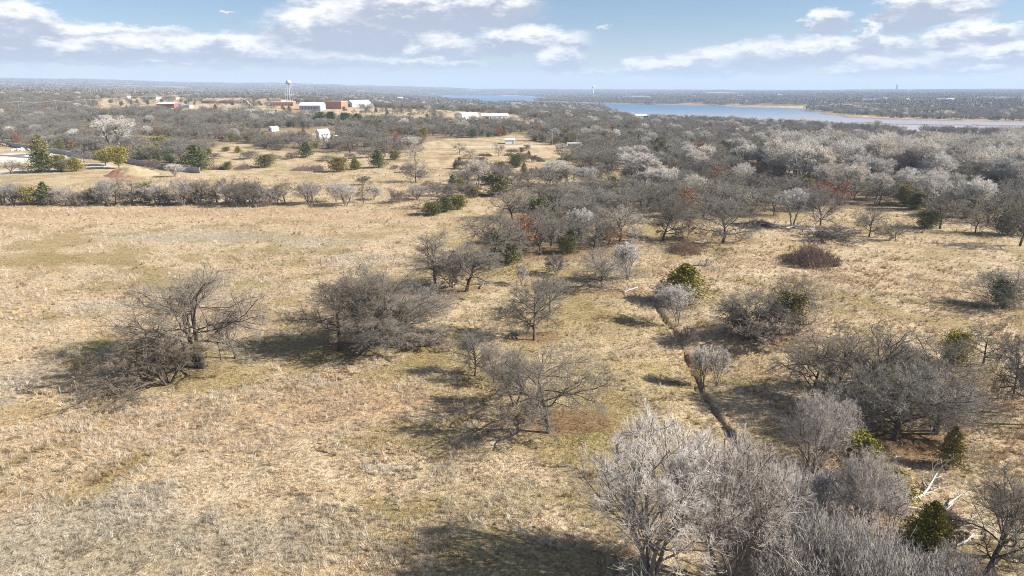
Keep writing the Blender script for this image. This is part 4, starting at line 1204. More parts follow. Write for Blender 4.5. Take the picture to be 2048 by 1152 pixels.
# ------------------------------------------------------------------ grass
def tuft(seed, nb, h, spread, wid, bend, segs=2):
    rng = np.random.default_rng(seed)
    a = rng.random(nb) * 6.283; rr = rng.random(nb) * spread * .35
    p = np.stack([np.cos(a) * rr, np.sin(a) * rr, np.zeros(nb)], 1)
    a2 = a + rng.normal(0, .6, nb)
    out = bend * (.3 + rng.random(nb))
    L = h * (.55 + .6 * rng.random(nb))
    d0 = unit(np.stack([np.cos(a2) * out * .5, np.sin(a2) * out * .5, np.ones(nb)], 1))
    d1 = unit(np.stack([np.cos(a2) * out * 1.6, np.sin(a2) * out * 1.6, np.ones(nb) * .7], 1))
    s = unit(np.cross(d0, rng.normal(0, 1, (nb, 3)))) * wid
    m_ = p + d0 * (L * .55)[:, None]; e = m_ + d1 * (L * .45)[:, None]
    V = np.stack([p - s * .5, p + s * .5, m_ + s * .4, m_ - s * .4, e], 1).reshape(-1, 3)
    b = np.arange(nb)[:, None] * 5
    Q = b + np.array([[0, 1, 2, 3]]); T = b + np.array([[3, 2, 4]])
    me = mesh_np('tuft', V, Q, T)
    return me
gm, t, b = new_mat('dry_grass')
at = t.add('ShaderNodeAttribute'); at.attribute_type = 'INSTANCER'; at.attribute_name = 'tint'
g = t.add('ShaderNodeNewGeometry')
f = t.math('MULTIPLY_ADD', g.outputs['Random Per Island'], .6, .72)
c = t.vmath('SCALE', at.outputs['Vector'], None); t.link(f, c.node.inputs['Scale'])
t.link(c, b.inputs['Base Color'])
b.inputs['Roughness'].default_value = .8; b.inputs['Specular IOR Level'].default_value = .08
tm = [tuft(1, 34, .34, .5, .022, .9), tuft(2, 34, .30, .6, .024, 1.2), tuft(3, 30, .62, .35, .022, .45), tuft(4, 30, .75, .4, .024, .55), tuft(5, 16, .55, .5, .020, .30), tuft(6, 18, .7, .6, .020, .35)]
for me in tm: me.materials.append(gm)
tcoll = proto_collection('tuft', tm)
GP, GR, GS, GI, GT = [], [], [], [], []
C_ALL = {'tan': C_TAN, 'grey': C_GREY}
for r0, r1, cell, sc in ((33, 80, .30, .85), (80, 150, .55, 1.05), (150, 300, 1.3, 1.35)):
    X, Y, r = candidates(r0, r1, cell, R(41))
    Z = ground_z(X, Y)
    col = ground_colour(X, Y, Z)
    x_, y_, f_ = project(X, Y, Z)
    sat = col.max(1) / (col.min(1) + 1e-6)
    red = col[:, 0] / col[:, 1]
    dt = np.abs(col - C_TAN).sum(1); dg = np.abs(col - C_GREY).sum(1); do = np.abs(col - C_OLIVE).sum(1); dl = np.abs(col - C_LITTER).sum(1); dv = np.abs(col - C_GRAVEL).sum(1)
    dd = poly_dist(X, Y, CREEK, closed=False)
    cl = fbm(X / 2.2, Y / 2.2, 31, 2)
    keep = rg.random(len(X)) < np.where(dl < .16, .25, np.where(do < .16, .55, .95)) * (0.22 + 1.2 * sstep(cl, .38, .62)) * (.45 + .9 * sstep(fbm(X / 8, Y / 8, 37, 3), .38, .58))
    keep &= (dd > .28) & (dv > .25) & (y_ < 1260)
    kd = rg.integers(0, 2, len(X))
    v = rg.random(len(X))
    tall = (dt < .17) & (v < .55); kd[tall] = 2 + rg.integers(0, 2, tall.sum())
    weed = (dg < .15) & (v < .7); kd[weed] = 4 + rg.integers(0, 2, weed.sum())
    sc_ = sc * rg.uniform(.55, 1.25, len(X)) * np.where(do < .16, .6, 1.0)
    br = rg.uniform(.84, 1.18, len(X))[:, None]
    dk = (fbm(X / 1.3, Y / 1.3, 39, 2) > .63) & (rg.random(len(X)) < .5)
    br[dk] *= .55; keep |= dk & (dd > .3) & (dv > .25)
    tint = col * br * np.array([1.06, 1.04, 1.0])
    tint[weed] = tint[weed] * .4 + np.array([.40, .37, .32]) * .65 * br[weed]
    k = np.nonzero(keep)[0]
    GP.append(np.stack([X, Y, Z - .03], 1)[k]); lx_ = (fbm(X / 5, Y / 5, 201, 2) - .5)[k] * 2.6; ly_ = (fbm(X / 5, Y / 5, 202, 2) - .5)[k] * 2.6
    GR.append(np.stack([lx_ + rg.normal(0, .18, len(k)), ly_ + rg.normal(0, .18, len(k)), rg.random(len(k)) * 6.283], 1))
    s3 = np.stack([sc_, sc_, sc_ * rg.uniform(.7, 1.2, len(X))], 1)[k]; GS.append(s3); GI.append(kd[k]); GT.append(tint[k])
o = scatter('dry_grass', np.concatenate(GP), np.concatenate(GR), np.concatenate(GS), np.concatenate(GI), tcoll, np.concatenate(GT))
tag(o, 'tussocks of dry straw grass and grey weeds over the meadow', 'grass', kind='stuff')
print('trees', cnt, 'stuff', len(stuff), 'far', len(FP), 'tufts', sum(len(g) for g in GP))

# ------------------------------------------------------------------ buildings, vehicles, fences
M['white_metal'] = plain('white_metal_sheet', (.78, .78, .77), .45, .05)
M['grey_metal'] = plain('grey_metal_sheet', (.40, .43, .45), .5, .1)
M['blue_metal_and_shade'] = plain('blue_grey_metal_and_shade', (.30, .37, .45), .5, .08)  # blue paint; also the shade tone painted on the arched roof building's wall
M['brick'] = plain('red_brick', (.40, .17, .10), .85, .2)
M['red_metal'] = plain('dull_red_metal', (.32, .11, .09), .6, .15)
M['brown_roof'] = plain('brown_shingle', (.20, .15, .11), .9, .2)
M['grey_roof'] = plain('grey_shingle', (.22, .22, .23), .9, .2)
M['cream'] = plain('cream_siding', (.62, .56, .46), .8, .08)
M['glass'] = plain('dark_glass', (.03, .04, .05), .1, .1, spec=.6)
M['dark'] = plain('dark_opening', (.03, .035, .05), .8, .2)
M['tower_paint'] = plain('silver_tower_paint', (.46, .48, .50), .5, .08)
M['pole_wood'] = plain('weathered_pole', (.20, .16, .12), .9, .25)
M['grey_wood'] = plain('silvered_wood', (.42, .37, .31), .9, .25)
M['wire'] = plain('wire', (.45, .45, .45), .5, .05)
M['rubber'] = plain('rubber', (.02, .02, .02), .8, .2)
M['car_white'] = plain('white_car_paint', (.72, .75, .78), .25, .03, spec=.5)
M['concrete'] = plain('pale_concrete', (.58, .55, .50), .85, .15)
M['red_dirt'] = plain('red_dirt', (.36, .15, .075), .95, .3, 1.2)
M['fence_metal'] = plain('grey_fence_sheet', (.36, .36, .35), .6, .12, .6)

def spot(px, py, r=None):
    X, Y = unproj(px, py) if r is None else at_dist(px, r)
    z = gz(X, Y)
    return X, Y, z, depth_of(X, Y, z) / F_PX
def win_row(e, face, xs, z0, w, h, mat, name='window', frame=None):
    """flat panes set 4 cm proud of a wall; face: ('y', y) front or ('x', x) side"""
    for q in xs:
        mb = MB()
        if face[0] == 'y': mb.box(q - w / 2, q + w / 2, face[1] - .05, face[1] + .02, z0, z0 + h)
        else: mb.box(face[1] - .02, face[1] + .05, q - w / 2, q + w / 2, z0, z0 + h)
        mb.build(name, mat, e)
def barn(name, label, px, py, wpx, L, hw, hr, wall, roof, rz, arch=False, door=None, sidewin=0, r=None, Wd=None, cat='building', eave=.35, ridge='y', group=None):
    """end wall at local y=0, ridge along y; or ridge='x' with the long wall to the front"""
    X, Y, z, k = spot(px, py, r)
    Wd = wpx * k * .9 if Wd is None else Wd
    e = empty(name, (X, Y, z), rz)
    n = 14
    def prof(half, base, rise, grow_=0.0):
        if arch: return [(half * math.cos(math.pi * i / n), base + rise * math.sin(math.pi * i / n)) for i in range(n + 1)]
        return [(half, base), (0, base + rise), (-half, base)]
    h = Wd / 2 if ridge == 'y' else L / 2
    w = MB()
    pw = [(h, -.4), ] + prof(h, hw, hr) + [(-h, -.4)]
    ro = MB()
    top = prof(h + eave, hw - (0 if arch else eave * hr / h) + .06, hr + (.12 if arch else eave * hr / h))
    und = [(x_, z_ - .10) for x_, z_ in top][::-1]
    if ridge == 'y':
        w.prism(pw, 0, L); ro.prism(top + und, -.3, L + .3)
    else:
        w.prism_x([(x_ + h, z_) for x_, z_ in pw], -Wd / 2, Wd / 2); ro.prism_x([(x_ + h, z_) for x_, z_ in top + und], -Wd / 2 - .3, Wd / 2 + .3)
    w.build('wall', wall, e); ro.build('roof', roof, e)
    if door:
        x0, dw, dh, dm = door
        d = MB().box(x0 - dw / 2, x0 + dw / 2, -.06, .02, -.05, dh).build('door', M[dm], e)
        MB().box(x0 + dw * .3, x0 + dw * .36, -.10, -.05, dh * .45, dh * .52).build('handle', M['grey_metal'], d)
    if sidewin and ridge == 'y':
        win_row(e, ('x', Wd / 2), [L * (i + 1) / (sidewin + 1) for i in range(sidewin)], hw * .45, 1.1, hw * .28, M['glass'])
    if sidewin and ridge == 'x':
        win_row(e, ('y', 0), [(-.5 + (i + 1) / (sidewin + 1)) * Wd for i in range(sidewin)], hw * .4, 1.1, hw * .32, M['glass'])
    return tag(e, label, cat, group)
def hip_house(label, px, py, wpx, D, hw, hr, wall, roof, rz=0, r=None, wins=4, Wd=None, group=None):
    X, Y, z, k = spot(px, py, r)
    Wd = wpx * k if Wd is None else Wd
    e = empty('house', (X, Y, z), rz)
    MB().box(-Wd / 2, Wd / 2, 0, D, -.5, hw).build('wall', wall, e)
    o_ = .6; i_ = min(D / 2, Wd / 2 - .5)
    v = [(-Wd / 2 - o_, -o_, hw), (Wd / 2 + o_, -o_, hw), (Wd / 2 + o_, D + o_, hw), (-Wd / 2 - o_, D + o_, hw), (-Wd / 2 + i_, D / 2, hw + hr), (Wd / 2 - i_, D / 2, hw + hr)]
    mb = MB(); mb.add(v, [(0, 1, 5, 4), (1, 2, 5), (2, 3, 4, 5), (3, 0, 4), (3, 2, 1, 0)])
    rf = mb.build('roof', roof, e)
    MB().box(Wd * .2, Wd * .2 + .9, D * .5, D * .5 + .9, hw + hr * .4, hw + hr + .8).build('chimney', M['brick'], rf)
    win_row(e, ('y', 0), [(-.5 + (i + .5) / wins) * Wd for i in range(wins)], .9, 1.6, 1.3, M['glass'])
    MB().box(-.55, .55, -.07, .02, 0, 2.1).build('door', M['dark'], e)
    return tag(e, label, 'house', group)

def flat_block(label, px, py, wpx, D, h, wall, rz=0, name='brick_building', r=None, wins=0, bands=0):
    X, Y, z, k = spot(px, py, r)
    Wd = wpx * k
    e = empty(name, (X, Y, z), rz)
    MB().box(-Wd / 2, Wd / 2, 0, D, -.5, h).build('wall', wall, e)
    MB().box(-Wd / 2 - .2, Wd / 2 + .2, -.2, D + .2, h, h + .5).build('roof', M['white_metal'], e)
    if wins: win_row(e, ('y', 0), [(-.5 + (i + .5) / wins) * Wd for i in range(wins)], h * .3, Wd / wins * .5, h * .35, M['glass'])
    for i in range(bands):
        q = (-.5 + (i + .5) / bands) * Wd
        MB().box(q - .35, q + .35, -.22, .02, 0, h - .1).build('pilaster', wall, e)
    MB().box(Wd * .38, Wd * .38 + 1.6, -.06, .02, 0, 2.4).build('door', M['dark'], e)
    return tag(e, label, 'building')

# town on the rise
barn('metal_building', 'white arched roof building with wall tinted blue grey for shade beside the brick hall', 620, 221, 48, 20, 5.5, 4.2, M['blue_metal_and_shade'], M['white_metal'], R(-4), arch=True, ridge='x', door=(6, 3, 3.4, 'dark'), sidewin=6)  # blue grey wall colour stands in for shade on the long side
flat_block('square red brick hall with flat white roof', 667, 218, 34, 20, 9.5, M['brick'], R(-12), bands=5)
barn('metal_barn', 'grey and white gabled barn beside the brick hall', 699, 214, 20, 34, 6, 3.5, M['grey_metal'], M['white_metal'], R(-38), door=(0, 3.5, 3.8, 'dark'), sidewin=4)
flat_block('long low brick school building below the water tower', 563, 212, 46, 16, 5, M['brick'], R(4), wins=8, name='school_building')
hip_house('brown roofed low house beside the water tower', 550, 206, 26, 16, 4, 4, M['cream'], M['brown_roof'])
barn('metal_building', 'white arched barn with dark blue door and small side windows', 917, 240, 24, 24, 4.2, 3.0, M['white_metal'], M['white_metal'], R(-40), arch=True, door=(-1, 3.6, 3.4, 'blue_metal_and_shade'), sidewin=6)
barn('metal_building', 'long white low gabled barn beside the arched one', 990, 241, 60, 16, 4.6, 2.2, M['white_metal'], M['white_metal'], R(6), ridge='x', door=(-8, 3.4, 3.6, 'dark'), sidewin=5)
barn('metal_building', 'long dull red metal shed with white roof edge', 331, 216, 40, 14, 5.2, 1.2, M['red_metal'], M['white_metal'], R(-3), ridge='x', sidewin=6, door=(4, 3, 3.2, 'dark'))
barn('metal_building', 'dark low shed next to the red shed', 368, 217, 26, 10, 4, .8, M['grey_metal'], M['grey_roof'], R(-3), ridge='x', door=(-3, 2, 2.4, 'dark'))
for px, py, w, lab in ((238, 197, 34, 'brown hip roofed house with dark dormer end west of the others'), (297, 199, 32, 'brown hip roofed house in the middle of the row on the rise'), (338, 200, 28, 'brown hip roofed house nearest the red shed')):
    hip_house(lab, px, py, w, 16, 4, 5.0, M['cream'], M['brown_roof'])
for px, w, lab in ((415, 24, 'low brown brick house behind bare trees on the rise'), (450, 26, 'low brick house with long pale eave on the rise'), (478, 26, 'pale fronted low house east of the brick ones')):
    hip_house(lab, px, 207, w, 12, 3.2, 2.2, M['brick'] if px != 478 else M['white_metal'], M['brown_roof'])
barn('metal_shed', 'open sided white roofed shed by the lake', 1283, 238, 26, 12, 4.4, 1.6, M['grey_metal'], M['white_metal'], R(5), ridge='x', door=(6, 6, 3.6, 'dark'))
# farmhouse in the wood
barn('farmhouse', 'white two storey farmhouse in the bare wood', 636, 279, 14, 8, 4.6, 2.0, M['white_metal'], M['white_metal'], R(-40), door=(0, 1, 2.1, 'dark'), sidewin=3, cat='house')
barn('garage', 'white gabled garage below the farmhouse', 648, 285, 13, 9, 2.8, 1.4, M['white_metal'], M['white_metal'], R(-55), door=(0, 2.8, 2.4, 'grey_metal'), sidewin=3, cat='garage')
barn('shed', 'small pale shed in the wood west of the farmhouse', 540, 263, 12, 7, 2.6, 1.2, M['white_metal'], M['grey_metal'], R(-30), door=(0, 1, 2, 'dark'), cat='shed')
barn('shed', 'small white shed at the end of the gravel drive', 1020, 288, 21, 5, 2.7, .5, M['white_metal'], M['white_metal'], R(4), ridge='x', door=(2, 1, 2, 'grey_metal'), cat='shed')
barn('house', 'pale roofed house above the huge white crowned tree', 208, 243, 22, 9, 3, 2.4, M['cream'], M['grey_roof'], R(20), ridge='x', sidewin=3, cat='house')

# far houses
FH = [(40, 1900), (72, 1850), (160, 2300), (255, 3200), (330, 3600), (455, 3000), (640, 2500), (705, 2300), (760, 2200), (800, 2400), (880, 1700), (1010, 1500)]
for i, (px, r_) in enumerate(FH):
    barn('house', 'tiny pale house among the woods beyond the town rise', px, 0, 1, 10, 4, 3, M['white_metal'] if i % 2 else M['cream'], M['grey_roof'] if i % 3 else M['white_metal'], R(-30 + 25 * (i % 4)), r=r_, Wd=16, ridge='x', sidewin=3, cat='house', group='houses beyond the town')
FH2 = [(1735, 2100), (1752, 2150), (1775, 2300), (1820, 2100), (1838, 2050), (1885, 2100), (1905, 2150), (1960, 2400), (2000, 2300), (1480, 3000), (1560, 3300), (1390, 3200)]
for i, (px, r_) in enumerate(FH2):
    barn('house', 'tiny dark roofed house among the woods across the lake', px, 0, 1, 13, 5, 5, M['cream'], M['grey_roof'] if i % 2 else M['blue_metal_and_shade'], R(-30 + 25 * (i % 4)), r=r_, Wd=24, ridge='x', sidewin=3, cat='house', group='houses across the lake')

# water tower: domed tank on legs with a central riser
def lathe(prof, n=20):
    mb = MB(); v = []; f = []
    for r_, z_ in prof:
        v += [(r_ * math.cos(2 * math.pi * i / n), r_ * math.sin(2 * math.pi * i / n), z_) for i in range(n)]
    for j in range(len(prof) - 1):
        f += [(j * n + i, j * n + (i + 1) % n, (j + 1) * n + (i + 1) % n, (j + 1) * n + i) for i in range(n)]
    f += [tuple(range(n - 1, -1, -1)), tuple(range((len(prof) - 1) * n, len(prof) * n))]
    return mb.add(v, f)
X, Y = at_dist(580, 1250); z = gz(X, Y)
d = px_dir(579, 159.5); H = CAM_H + d[2] * (Y / d[1]) - z
e = empty('water_tower', (X, Y, z))
R_ = 4.4
lathe([(.8, H - 8.5), (2.8, H - 7.6), (4.2, H - 6.2), (4.4, H - 5), (4.4, H - 3.0), (3.8, H - 1.8), (2.4, H - .7), (.7, H - .1), (.2, H)]).build('tank', M['tower_paint'], e)
lathe([(4.42, H - 5.3), (5.1, H - 5.3), (5.1, H - 5.05), (4.42, H - 5.05)]).build('catwalk', M['grey_metal'], e)
MB().tube((0, 0, -.5), (0, 0, H - 8), .7).build('riser', M['tower_paint'], e)
for i in range(6):
    a = i * math.pi / 3 + .3
    MB().tube((R_ * 1.75 * math.cos(a), R_ * 1.75 * math.sin(a), -.5), (R_ * .98 * math.cos(a), R_ * .98 * math.sin(a), H - 5.8), .27, .24).build('leg', M['tower_paint'], e)
for zz in (.33, .62):
    rr_ = R_ * 1.75 + (R_ * .98 - R_ * 1.75) * (zz * H / (H - 7))
    mb = MB()
    for i in range(6):
        a, b_ = i * math.pi / 3 + .3, (i + 1) * math.pi / 3 + .3
        mb.tube((rr_ * math.cos(a), rr_ * math.sin(a), zz * H), (rr_ * math.cos(b_), rr_ * math.sin(b_), zz * H), .14, n=5)
    mb.build('brace', M['tower_paint'], e)
tag(e, 'silver water tower with domed tank on six tall legs above the town', 'water tower')
X, Y = at_dist(1186, 5200); z = gz(X, Y)
e = empty('water_tower', (X, Y, z))
lathe([(6, -1), (3.4, 6), (3.0, 40), (4.5, 43)]).build('pedestal', M['white_metal'], e)
lathe([(4.5, 43), (9, 47), (10.5, 53), (9, 59), (5, 62), (.5, 63)]).build('tank', M['white_metal'], e)
tag(e, 'tiny white pedestal water tower on the horizon across the lake', 'water tower')
X, Y = at_dist(1790, 6500); z = gz(X, Y)
e = empty('tower_building', (X, Y, z))
MB().prism([(-5, -2), (5, -2), (5, 46), (2, 50), (-5, 50)], -5, 5).build('shaft', M['blue_metal_and_shade'], e)
for i in range(6):
    MB().box(-4.8, 4.8, -5.3, -5.0, 6 + i * 7, 8 + i * 7).build('window_band', M['glass'], e)
tag(e, 'tall dark tower building on the far horizon', 'building')
X, Y = at_dist(1732, 6500); z = gz(X, Y)
e = empty('radio_mast', (X, Y, z))
MB().tube((0, 0, -1), (0, 0, 62), 1.0, .6, 6).build('mast', M['tower_paint'], e)
for s_ in (-1, 1): MB().tube((s_ * 30, 0, 0), (0, 0, 52), .2, n=4).build('guy_wire', M['wire'], e)
tag(e, 'thin radio mast on the far horizon', 'mast')

# power line over the left woods
poles = []
PP = [(-250, 820), (-60, 850), (35, 880), (110, 900), (169, 920), (265, 1010), (398, 1150)]
PL = ['past the edge of the left woods', 'at the west end of the line', 'west of the dark evergreen', 'in the bare left woods', 'by the open lawn below the houses', 'beside the hip roofed houses', 'at the end of the line near the low brick houses']
for (px, r_), w_ in zip(PP, PL):
    X, Y = at_dist(px, r_); z = gz(X, Y)
    e = empty('power_pole', (X, Y, z), R(15))
    MB().tube((0, 0, -.5), (0, 0, 13.5), .2, .14, 7).build('pole', M['grey_wood'], e)
    MB().box(-1.3, 1.3, -.22, -.1, 12.6, 12.85).build('crossarm', M['grey_wood'], e)
    for s_ in (-1.1, 0, 1.1): MB().tube((s_, -.16, 12.85), (s_, -.16, 13.1), .06, n=6).build('insulator', M['wire'], e)
    tag(e, 'wooden power pole ' + w_, 'pole', 'poles of the power line')
    poles.append(Vector((X, Y, z + 13.1)))
for s_ in (-1.1, 1.1):
    mb = MB()
    for a, b_ in zip(poles[:-1], poles[1:]):
        pr = None
        for i in range(9):
            f_ = i / 8; p = a.lerp(b_, f_) + Vector((s_, 0, -1.6 * 4 * f_ * (1 - f_)))
            if pr is not None: mb.tube(pr, p, .055, n=3)
            pr = p
    tag(mb.build('power_line', M['wire']), 'sagging pale overhead wire strung along the wooden poles', 'wire', 'overhead wires')
for px, py, h, lab in ((1104, 292, 9, 'wooden utility pole by the parked trailer'), (970, 282, 8, 'utility pole beside the small white shed drive'), (879, 300, 7, 'utility pole where the farm track meets the field')):
    X, Y, z, k = spot(px, py)
    e = empty('utility_pole', (X, Y, z))
    MB().tube((0, 0, -.5), (0, 0, h), .16, .12, 7).build('pole', M['grey_wood'], e)
    MB().box(-.9, .9, -.2, -.1, h - .8, h - .62).build('crossarm', M['grey_wood'], e)
    tag(e, lab, 'pole')

# pickup and travel trailer on the gravel drive
X, Y, z, k = spot(1120, 297)
e = empty('pickup_truck', (X, Y, z), R(-6))
body = MB().prism([(-2.8, .55), (2.8, .55), (2.85, 1.05), (1.5, 1.2), (.9, 1.2), (-.6, 1.2), (-.6, 1.15), (-2.8, 1.15)], -.95, .95).build('body', M['car_white'], e)
cab = MB().prism([(-.7, 1.18), (1.4, 1.18), (.75, 1.85), (-.55, 1.88)], -.86, .86).build('cab', M['car_white'], e)
MB().prism([(-.5, 1.24), (1.15, 1.24), (.65, 1.76), (-.45, 1.78)], -.885, -.862).build('window', M['glass'], cab)
MB().add([(1.42, -.78, 1.2), (1.42, .78, 1.2), (.80, .74, 1.82), (.80, -.74, 1.82)], [(0, 1, 2, 3)]).build('windshield', M['glass'], cab)
MB().box(-2.6, -.75, -.8, .8, 1.152, 1.16).build('truck_bed', M['dark'], e)
for sx_ in (-1.75, 1.85):
    for sy in (-.98, .78):
        w = MB().tube((sx_, sy, .4), (sx_, sy + .2, .4), .4, n=16).build('wheel', M['rubber'], e)
        MB().tube((sx_, sy - .01 if sy < 0 else sy + .2, .4), (sx_, sy if sy < 0 else sy + .21, .4), .22, n=12).build('rim', M['grey_metal'], w)
for sy in (-.7, .7): MB().box(2.83, 2.88, sy - .18, sy + .18, .8, 1.0).build('headlight', M['wire'], e)
MB().box(2.8, 2.95, -.9, .9, .5, .68).build('bumper', M['grey_metal'], e)
tag(e, 'white pickup truck parked beside the travel trailer', 'truck')
X, Y, z, k = spot(1149, 297)
e = empty('travel_trailer', (X, Y, z), R(3))
MB().prism([(-4.6, .6), (4.3, .6), (4.6, 1.2), (4.4, 3.1), (-4.4, 3.15), (-4.7, 1.5)], 0, 2.5).build('body', M['car_white'], e)
MB().box(-4.4, 4.35, .1, 2.4, 3.14, 3.22).build('roof', M['white_metal'], e)
MB().box(-3.6, -2.2, .3, 1.1, 3.22, 3.5).build('roof_vent', M['wire'], e)
win_row(e, ('y', 0), [-3.2, -.2, 2.9], 1.7, 1.1, .7, M['glass'])
MB().box(1.0, 1.75, -.06, .02, .75, 2.7).build('door', M['grey_metal'], e)
MB().box(-4.5, 4.4, -.05, .01, 1.15, 1.45).build('stripe', M['blue_metal_and_shade'], e)
for sx_ in (-.9, .1):
    w = MB().tube((sx_, -.02, .36), (sx_, .22, .36), .36, n=14).build('wheel', M['rubber'], e)
    MB().tube((sx_, -.04, .36), (sx_, -.021, .36), .2, n=12).build('rim', M['grey_metal'], w)
MB().tube((4.4, 1.2, .6), (5.6, 1.2, .5), .08, n=6).build('hitch', M['grey_metal'], e)
MB().box(-1.8, 2.6, -1.9, -.05, 2.75, 2.82).build('awning', M['blue_metal_and_shade'], e)
tag(e, 'white travel trailer with dark windows and a striped side on the gravel drive', 'trailer')

# long grey sheet metal fence below the mixed wood
fa_, fb_ = unproj(400, 347), unproj(-30, 284)
fe = empty('metal_fence', (fa_[0], fa_[1], 0))
tot = math.hypot(fb_[0] - fa_[0], fb_[1] - fa_[1]); npan = int(tot / 2.6)
ang = math.atan2(fb_[1] - fa_[1], fb_[0] - fa_[0])
pm = MB(); nn = 10
prof = []
for i in range(nn + 1):
    prof.append((i * 2.56 / nn, .05 * (1 if i % 2 else -1)))
v = [(x_, y_, zz) for zz in (-.3, 2.3) for x_, y_ in prof] + [(x_, y_ + .04, zz) for zz in (-.3, 2.3) for x_, y_ in prof]
m_ = nn + 1
f = [(i, i + 1, m_ + i + 1, m_ + i) for i in range(nn)] + [(2 * m_ + i, 3 * m_ + i, 3 * m_ + i + 1, 2 * m_ + i + 1) for i in range(nn)]
f += [(m_ + i, m_ + i + 1, 3 * m_ + i + 1, 3 * m_ + i) for i in range(nn)]
pmesh = bpy.data.meshes.new('fence_panel'); pmesh.from_pydata(v, [], f); pmesh.update(); pmesh.materials.append(M['fence_metal'])
postm = MB().box(-.06, .06, -.12, -.0, -.5, 2.4); po = bpy.data.meshes.new('fence_post'); po.from_pydata(postm.v, [], postm.f); po.materials.append(M['grey_metal'])
for i in range(npan):
    x_ = fa_[0] + math.cos(ang) * 2.6 * i; y_ = fa_[1] + math.sin(ang) * 2.6 * i
    zz = gz(x_, y_)
    for ms, nm in ((pmesh, 'panel'), (po, 'post')):
        o = link(nm, ms, parent=fe); o.location = (x_ - fa_[0], y_ - fa_[1], zz); o.rotation_euler = (0, 0, ang)
tag(fe, 'long grey corrugated metal fence between the yard and the wood', 'fence')

# gravel yard: slabs, pipes and rubble
rq = random.Random(3)
for i, (px, py, L, w, h, lab) in enumerate([(28, 313, 16, 2.2, .9, 'long white stack of concrete slabs in the gravel yard'), (58, 316, 10, 2.0, .8, 'white concrete slab stack beside the cedar in the yard'), (108, 315, 14, 2, .9, 'white slab row behind the yard cedars'), (150, 322, 9, 2, .7, 'short white slab stack at the east side of the yard')]):
    X, Y, z, k = spot(px, py)
    e = empty('slab_stack', (X, Y, z), R(-12))
    for j in range(3):
        MB().box(-L / 2 + rq.uniform(-.3, .3), L / 2 + rq.uniform(-.3, .3), -w / 2, w / 2, j * h / 3, (j + 1) * h / 3 - .03).build('slab', M['concrete'], e)
    tag(e, lab, 'slab stack')
def rubble(name, label, px, py, n, spread, size, mat, cat, flat=.5):
    X, Y, z, k = spot(px, py)
    e = empty(name, (X, Y, z))
    for i in range(n):
        a = rq.random() * 6.28; d_ = math.sqrt(rq.random()) * spread
        s_ = size * rq.uniform(.5, 1.3)
        mb = MB(); mb.box(-s_, s_, -s_ * .7, s_ * .7, 0, s_ * .8)
        mb.v = [(p[0] * rq.uniform(.7, 1.1), p[1] * rq.uniform(.7, 1.1), p[2] * rq.uniform(.7, 1.2)) for p in mb.v]
        o = mb.build('block', mat, e)
        o.location = (math.cos(a) * d_, math.sin(a) * d_ * flat, max(0, (1 - d_ / spread)) * size * 1.2); o.rotation_euler = (rq.uniform(-.4, .4), rq.uniform(-.4, .4), rq.random() * 6)
    return tag(e, label, cat)
rubble('rubble_pile', 'heap of broken timber and rubble behind the yard slabs', 45, 301, 40, 7, .7, M['concrete'], 'rubble')
rubble('rubble_pile', 'dark scrap heap along the fence at the yard corner', 8, 292, 30, 8, .8, M['pole_wood'], 'rubble')

# red dirt mound with a grassy top
X, Y, z, k = spot(265, 350)
n = 46
gx = np.linspace(-1, 1, n); GX, GY = np.meshgrid(gx, gx)
rr_ = np.hypot(GX, GY)
hgt = 3.6 * np.clip(1 - rr_ ** 1.7, 0, 1) * (.75 + .5 * fbm(GX * 3 + 5, GY * 3, 6, 3)) - .25 + (fbm(GX * 7, GY * 7, 8, 3) - .5) * 1.3 * np.clip(1.1 - rr_, 0, 1)
hgt = np.where((GX < -.25) & (GY < 0), hgt * np.clip(.55 + (GX + 1) * .3, 0, 1), hgt)
V = np.stack([GX.ravel() * 11.5, GY.ravel() * 8, hgt.ravel()], 1)
i = np.arange(n - 1)[:, None] * n; j = np.arange(n - 1)[None]
Q = np.stack([i + j, i + j + 1, i + n + j + 1, i + n + j], -1).reshape(-1, 4)
me = mesh_np('dirt_mound', V, Q, smooth=True)
m, t, b = new_mat('mound_soil')
tc = t.add('ShaderNodeTexCoord'); ns = t.noise(tc.outputs['Object'], .25, 5, .65); sp_ = t.add('ShaderNodeSeparateXYZ'); t.link(tc.outputs['Object'], sp_.inputs[0])
fz = t.math('ADD', t.math('MULTIPLY', sp_.outputs[2], .22), t.math('ADD', t.math('MULTIPLY', sp_.outputs[0], .045), ns.outputs[0]))
t.link(t.mix(t.smooth(fz, .55, .85), (.28, .14, .085, 1), (.36, .28, .165, 1)), b.inputs['Base Color'])
b.inputs['Roughness'].default_value = .95
o = link('dirt_mound', me, m); o.location = (X, Y, z)
tag(o, 'heap of red earth with dry grass on its top beside the fence', 'mound')

# field posts and the broken gate by the sprawling tree
for px, py, h, lab in ((151, 757, 1.5, 'lone weathered fence post above the broken gate'), (641, 527, 1.2, 'thin fence post west of its neighbour behind the grove'), (654, 527, 1.2, 'thin fence post between two others behind the grove'), (664, 526, 1.1, 'thin fence post nearest the grove'), (752, 545, 1.3, 'dark fence post beside the grove'), (773, 545, 1.3, 'dark fence post by the bleached tree')):
    X, Y, z, k = spot(px, py)
    e = empty('fence_post', (X, Y, z), rq.random())
    MB().tube((0, 0, -.3), (.06, .02, h), .075, .06, 7).build('post', M['pole_wood'], e)
    MB().tube((.02, -.09, h * .7), (.02, .09, h * .7), .012, n=4).build('staple', M['wire'], e)
    tag(e, lab, 'fence post')
X, Y, z, k = spot(137, 787)
e = empty('broken_gate', (X, Y, z), R(8))
MB().tube((.95, 0, -.3), (.85, 0, 1.5), .08, .07, 7).build('post', M['grey_wood'], e)
MB().tube((-.8, 0, -.2), (-.85, 0, .9), .06, .05, 7).build('post', M['grey_wood'], e)
